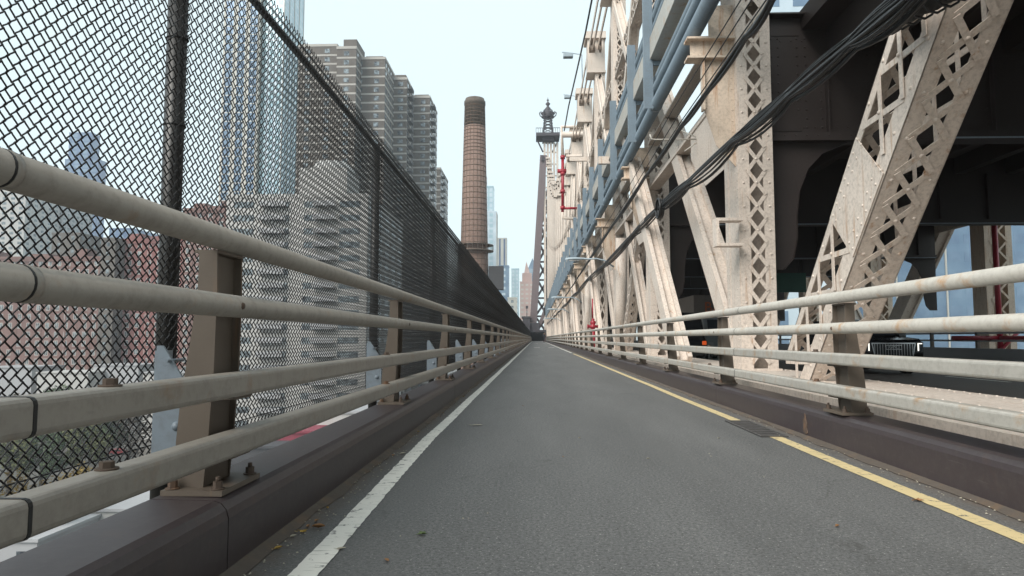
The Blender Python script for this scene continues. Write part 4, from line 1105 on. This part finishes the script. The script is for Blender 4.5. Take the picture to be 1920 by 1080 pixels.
# low roofs beneath
low = [(-30, 60, 690, 205, 'roof_white', 'grey_wall'), (70, 165, 700, 200, 'white_brick', 'white_brick'), (175, 260, 686, 208, 'roof_white', 'grey_wall'), (268, 420, 700, 196, 'grey_wall', 'white_brick'),
       (120, 300, 958, 96, 'roof_white', 'white_brick'), (-40, 70, 1015, 84, 'grey_wall', 'roof_white'), (330, 560, 840, 112, 'roof_dark', 'roof_dark'), (560, 690, 775, 126, 'roof_white', 'white_brick'), (480, 600, 812, 118, 'roof_red', 'roof_red')]
lb = ['low grey building at the far left under the brick blocks', 'low white building in front of the dull red block', 'low grey building with pale roof under the dark slab', 'long low pale building behind the lower rails right of the fence post',
      'flat pale roof seen under the bottom rail at lower left', 'flat grey roof at the bottom left corner below the bridge', 'dark flat roof under the fence behind the near railing post', 'white flat roof peeping over the left kerb between two posts', 'dark red awning roof peeping over the left kerb']
for (pl, pr, py, Y, rf, wl), l_ in zip(low, lb):
    a = at(pl, py, Y); b = at(pr, py, Y); t_ = thing('low_building', l_, 'building', (a.x, Y, -28)); zt_ = max(a.z, -26)
    MB().box(0, b.x-a.x, 0, 14, 0, zt_+28).build('wall', wl, t_); MB().box(-.3, b.x-a.x+.3, -.3, 14.3, zt_+28, zt_+28.4).build('roof', rf, t_)
    m = MB(); n = max(2, int((b.x-a.x)/3))
    for k in range(n): xx = (b.x-a.x)*(k+.5)/n; m = MB().box(xx-.7, xx+.7, -.05, 0, (zt_+28)*.4, (zt_+28)*.4+1.4); m.build('window', 'glass_window', t_)
# mid skyline along the path axis
bpx('skyscraper', 'slim teal glass tower right of the chimney with a thin mast', 'skyscraper', 908, 925, 351, 520, 14, 'glass_teal', 'glass_pale', fl=4, cw=3, ww=2.2, wh=3, parts=False)
bpx('skyscraper', 'pale gridded glass tower in front of the slim teal tower', 'skyscraper', 911, 931, 398, 505, 12, 'glass_pale', 'glass_teal', fl=4, cw=4, ww=2.6, wh=2.4, parts=False, mull=4)
bpx('skyscraper', 'grey tower with strong vertical stripes right of the pale gridded tower', 'skyscraper', 933, 950, 448, 560, 12, 'pale_stone', 'glass_navy', fl=4, cw=2.6, ww=1.3, wh=4, parts=False)
bpx('skyscraper', 'blue glass block below the striped tower', 'skyscraper', 935, 954, 500, 450, 10, 'glass_blue', 'glass_pale', fl=4, cw=3, ww=2.2, wh=1.6, parts=False)
bpx('skyscraper', 'pale teal slab tower behind the pink stepped building', 'skyscraper', 959, 973, 505, 700, 12, 'glass_teal', 'glass_pale', fl=4, cw=3, ww=2.2, wh=2.6, parts=False)
bpx('office_block', 'small cream building under the pale teal slab', 'building', 952, 969, 560, 420, 10, 'pale_stone', 'glass_window', fl=3.4, cw=3, ww=1.6, wh=1.6, parts=False)
t_ = bpx('office_block', 'pink stone stepped tower with pointed cap left of the bridge tower', 'building', 975, 1001, 530, 520, 12, 'pink_stone', 'white_band', fl=3.4, cw=3, ww=2.0, wh=1.4, parts=False)
a = at(979, 512, 523); b = at(997, 512, 523); ox, oy, oz = t_.location
MB().box(a.x-ox, b.x-ox, 3, 11, at(0, 530, 520).z+28, a.z+28).build('upper_block', 'pink_stone', t_)
c_ = at(987, 490, 527); m = MB(); bz = a.z+28; X0, X1 = a.x-ox+1.5, b.x-ox-1.5; m.add([(X0, 3.5, bz), (X1, 3.5, bz), (X1, 10, bz), (X0, 10, bz), (c_.x-ox, 7, c_.z+28)], [(0, 1, 4), (1, 2, 4), (2, 3, 4), (3, 0, 4)]); m.build('spire', 'pink_stone', t_)
a = at(990, 520, 640); b = at(1004, 520, 640); c_ = at(998, 484, 640); t_ = thing('skyscraper', 'blue glass tower with slanted pointed top behind the pink building', 'skyscraper', (a.x, 640, -28))
w_ = b.x-a.x; MB().prism([(0, 0), (w_, 0), (w_, c_.z+22), (w_*.6, c_.z+28), (0, a.z+36)], 'y', 0, 20).build('tower_body', 'glass_blue', t_)
m = MB()
for k in range(1, 6): m.box(w_*k/6-.2, w_*k/6+.2, -.3, 0, 0, a.z+36)
m.build('mullions', 'glass_pale', t_)
MB
m = MB(); p = at(912, 330, 522); m.tube([(p.x, 524, p.z-12), (p.x, 524, p.z)], .5, 6); tag(m.build('mast', 'grey_wall'), 'thin mast on the roof of the slim teal tower', 'mast')
# things right of the bridge
t_ = building('office_block', 'wide blue glass building beyond the far truss of the lower roadway', 'building', 62, 150, 140, 170, 26, 'glass_river', 'glass_blue', fl=3.6, cw=3.2, ww=2.4, wh=2.0, faces='FL', parts=False, mull=9)
building('apartment_block', 'tall grey-blue tower above the upper roadway at the top of the picture', 'building', 30, 42, 92, 110, 70, 'glass_pale', 'glass_blue', fl=3.6, cw=3.2, ww=2.2, wh=2.0, faces='FL', parts=False)
building('low_building', 'long low building far beyond the roadway on the right', 'building', 40, 58, 120, 260, 2, 'grey_wall', 'glass_window', fl=3.6, cw=5, ww=3, wh=1.8, faces='FL', parts=False)

# ------------------------------------------------------------------ trees below the bridge
def crown_mesh(seed, mat, n=3600, dens=1.0):
    rd = random.Random(seed); m = MB(); clumps = []
    for k in range(26):
        a_ = rd.random()*6.28; r = rd.random()**.5*3.4; z = 3.2+rd.random()*5.6; r *= math.sin(max(.15, (z-2.4)/7.4)*math.pi)**.5 if z < 9.6 else .3
        clumps.append((r*math.cos(a_), r*math.sin(a_), z, rd.uniform(.7, 1.5)))
    for k in range(int(n*dens)):
        c = rd.choice(clumps); d = Vector((rd.gauss(0, 1), rd.gauss(0, 1), rd.gauss(0, .8))); d.normalize(); d *= c[3]*rd.random()**.4
        p = Vector(c[:3])+d; u = Vector((rd.gauss(0, 1), rd.gauss(0, 1), rd.gauss(0, 1))).normalized(); v = u.orthogonal().normalized(); s = rd.uniform(.12, .26)
        m.add([p-u*s, p+v*s*.6, p+u*s, p-v*s*.6], [(0, 1, 2, 3)])
    return m.mesh('crown', mat)
def trunk_mesh(seed):
    rd = random.Random(seed); m = MB(); m.tube([(0, 0, 0), (.1, 0, 2), (0, .1, 4), (.1, 0, 7)], .25, 8, rs=[.30, .24, .17, .06])
    for k in range(14):
        a_ = rd.random()*6.28; z = rd.uniform(2, 5.5); L_ = rd.uniform(1.6, 3.2)
        m.tube([(0, 0, z), (L_*.5*math.cos(a_), L_*.5*math.sin(a_), z+.8), (L_*math.cos(a_), L_*math.sin(a_), z+2.2)], .08, 5, rs=[.10, .06, .02])
    return m.mesh('trunk', 'bark')
kinds = [('foliage_green', 'dark green', 1.0), ('foliage_olive', 'olive green', 1.0), ('foliage_gold', 'golden yellow', .9), ('foliage_bare', 'nearly bare brown', .35)]
cms = [crown_mesh(11+i, k[0], dens=k[2]) for i, k in enumerate(kinds)]; tms = [trunk_mesh(i) for i in range(2)]
spots = [(20, 860, 0, 1.2), (60, 800, 2, .9), (110, 830, 0, 1.3), (160, 800, 3, 1.1), (200, 850, 0, 1.2), (150, 880, 1, 1.0), (15, 905, 1, 1.1), (230, 800, 3, 1.0), (262, 770, 2, .8), (85, 770, 0, .9),
         (180, 745, 2, .7), (215, 740, 2, .7), (140, 990, 2, .8), (60, 1030, 2, .9), (430, 800, 3, .9), (480, 830, 0, .8), (400, 850, 3, .9), (35, 760, 1, .8), (240, 870, 3, 1.1), (75, 900, 0, .9), (520, 800, 2, .6)]
rt_ = random.Random(21)
spots += [(rt_.uniform(-20, 270), rt_.uniform(752, 850), rt_.choice((0, 0, 1, 2, 3)), rt_.uniform(.8, 1.1)) for _ in range(16)]
for i, (px, py, kd, s) in enumerate(spots):
    s *= 1.35
    p = atz(px, py+22, -28)
    where = 'at far left' if px < 80 else ('in the left group' if px < 220 else ('near the thick fence post' if px < 300 else 'by the near railing post'))
    dist = 'under the bottom rail' if py > 950 else ('in the front row' if py > 840 else ('in the middle row' if py > 780 else 'in the back row'))
    t_ = thing('street_tree', f'{kinds[kd][1]} tree {where} {dist}' + (', taller than its neighbours' if s >= 1.6 else ''), 'tree', p, 'trees in the street below')
    t_.scale = (s, s, s); t_.rotation_euler.z = i*1.3
    link(cms[kd], 'crown', t_); link(tms[i % 2], 'trunk', t_)

# ------------------------------------------------------------------ street and parked cars far below
struct(MB().add([(-260, 168, -27.97), (-20, 168, -27.97), (-20, 181, -27.97), (-260, 181, -27.97)], [(0, 1, 2, 3)]).build('street', 'asphalt'))
struct(MB().add([(-260, 98, -27.97), (-20, 98, -27.97), (-20, 110, -27.97), (-260, 110, -27.97)], [(0, 1, 2, 3)]).build('street', 'asphalt'))
plain('car_white', (.5, .5, .5), .3); plain('car_silver', (.28, .29, .30), .3); plain('car_black', (.02, .02, .022), .2); plain('car_red', (.22, .02, .025), .3); plain('car_blue', (.03, .05, .12), .3)
def small_car(x, y, mat, label):
    t_ = thing('parked_car', label, 'car', (x, y, -27.97), 'cars parked in the street below')
    m = MB(); m.prism([(-2.2, .35), (2.2, .35), (2.25, .75), (1.3, .92), (.7, 1.42), (-1.1, 1.45), (-1.8, .98), (-2.25, .9)], 'y', -.88, .88); m.build('body', mat, t_, .06)
    MB().prism([(1.12, .96), (.66, 1.36), (-1.05, 1.38), (-1.55, 1.0)], 'y', -.895, .895).build('windows', 'glass_dark', t_)
    for wx in (-1.4, 1.35):
        for wy in (-.82, .82): MB().tube([(wx, wy-.1, .33), (wx, wy+.1, .33)], .33, 14).build('wheel', 'rubber', t_)
for i, (px, py, mt, lb_) in enumerate(((30, 852, 'car_white', 'white car parked at the far left beyond the trees'), (95, 852, 'car_black', 'black car parked right of the white one at far left'), (170, 852, 'car_silver', 'silver car parked between the black and the red car'),
      (225, 852, 'car_red', 'red car parked just left of the thick fence post'), (120, 975, 'car_blue', 'dark blue car seen under the bottom rail at lower left'), (200, 975, 'car_white', 'white car seen under the bottom rail at lower left'),
      (440, 852, 'car_black', 'black car parked right of the near railing post'), (500, 852, 'car_white', 'white car parked right of the near railing post'))):
    p = atz(px, py, -27.97); small_car(p.x, 171 if py < 900 else 101, mt, lb_)
# ------------------------------------------------------------------ haze
hm = bpy.data.materials.new('haze'); hm.use_nodes = True; MATS['haze'] = hm; t = hm.node_tree; t.nodes.clear()
o_ = t.nodes.new('ShaderNodeOutputMaterial'); v_ = t.nodes.new('ShaderNodeVolumePrincipled')
v_.inputs['Color'].default_value = (.86, .94, 1, 1); v_.inputs['Density'].default_value = .0004; v_.inputs['Anisotropy'].default_value = 0
t.links.new(v_.outputs[0], o_.inputs['Volume'])
hz = MB().box(-700, 260, -40, 780, -29, 330).build('haze', 'haze'); hz['kind'] = 'stuff'; hz['label'] = 'thin pale city haze'; hz['category'] = 'haze'
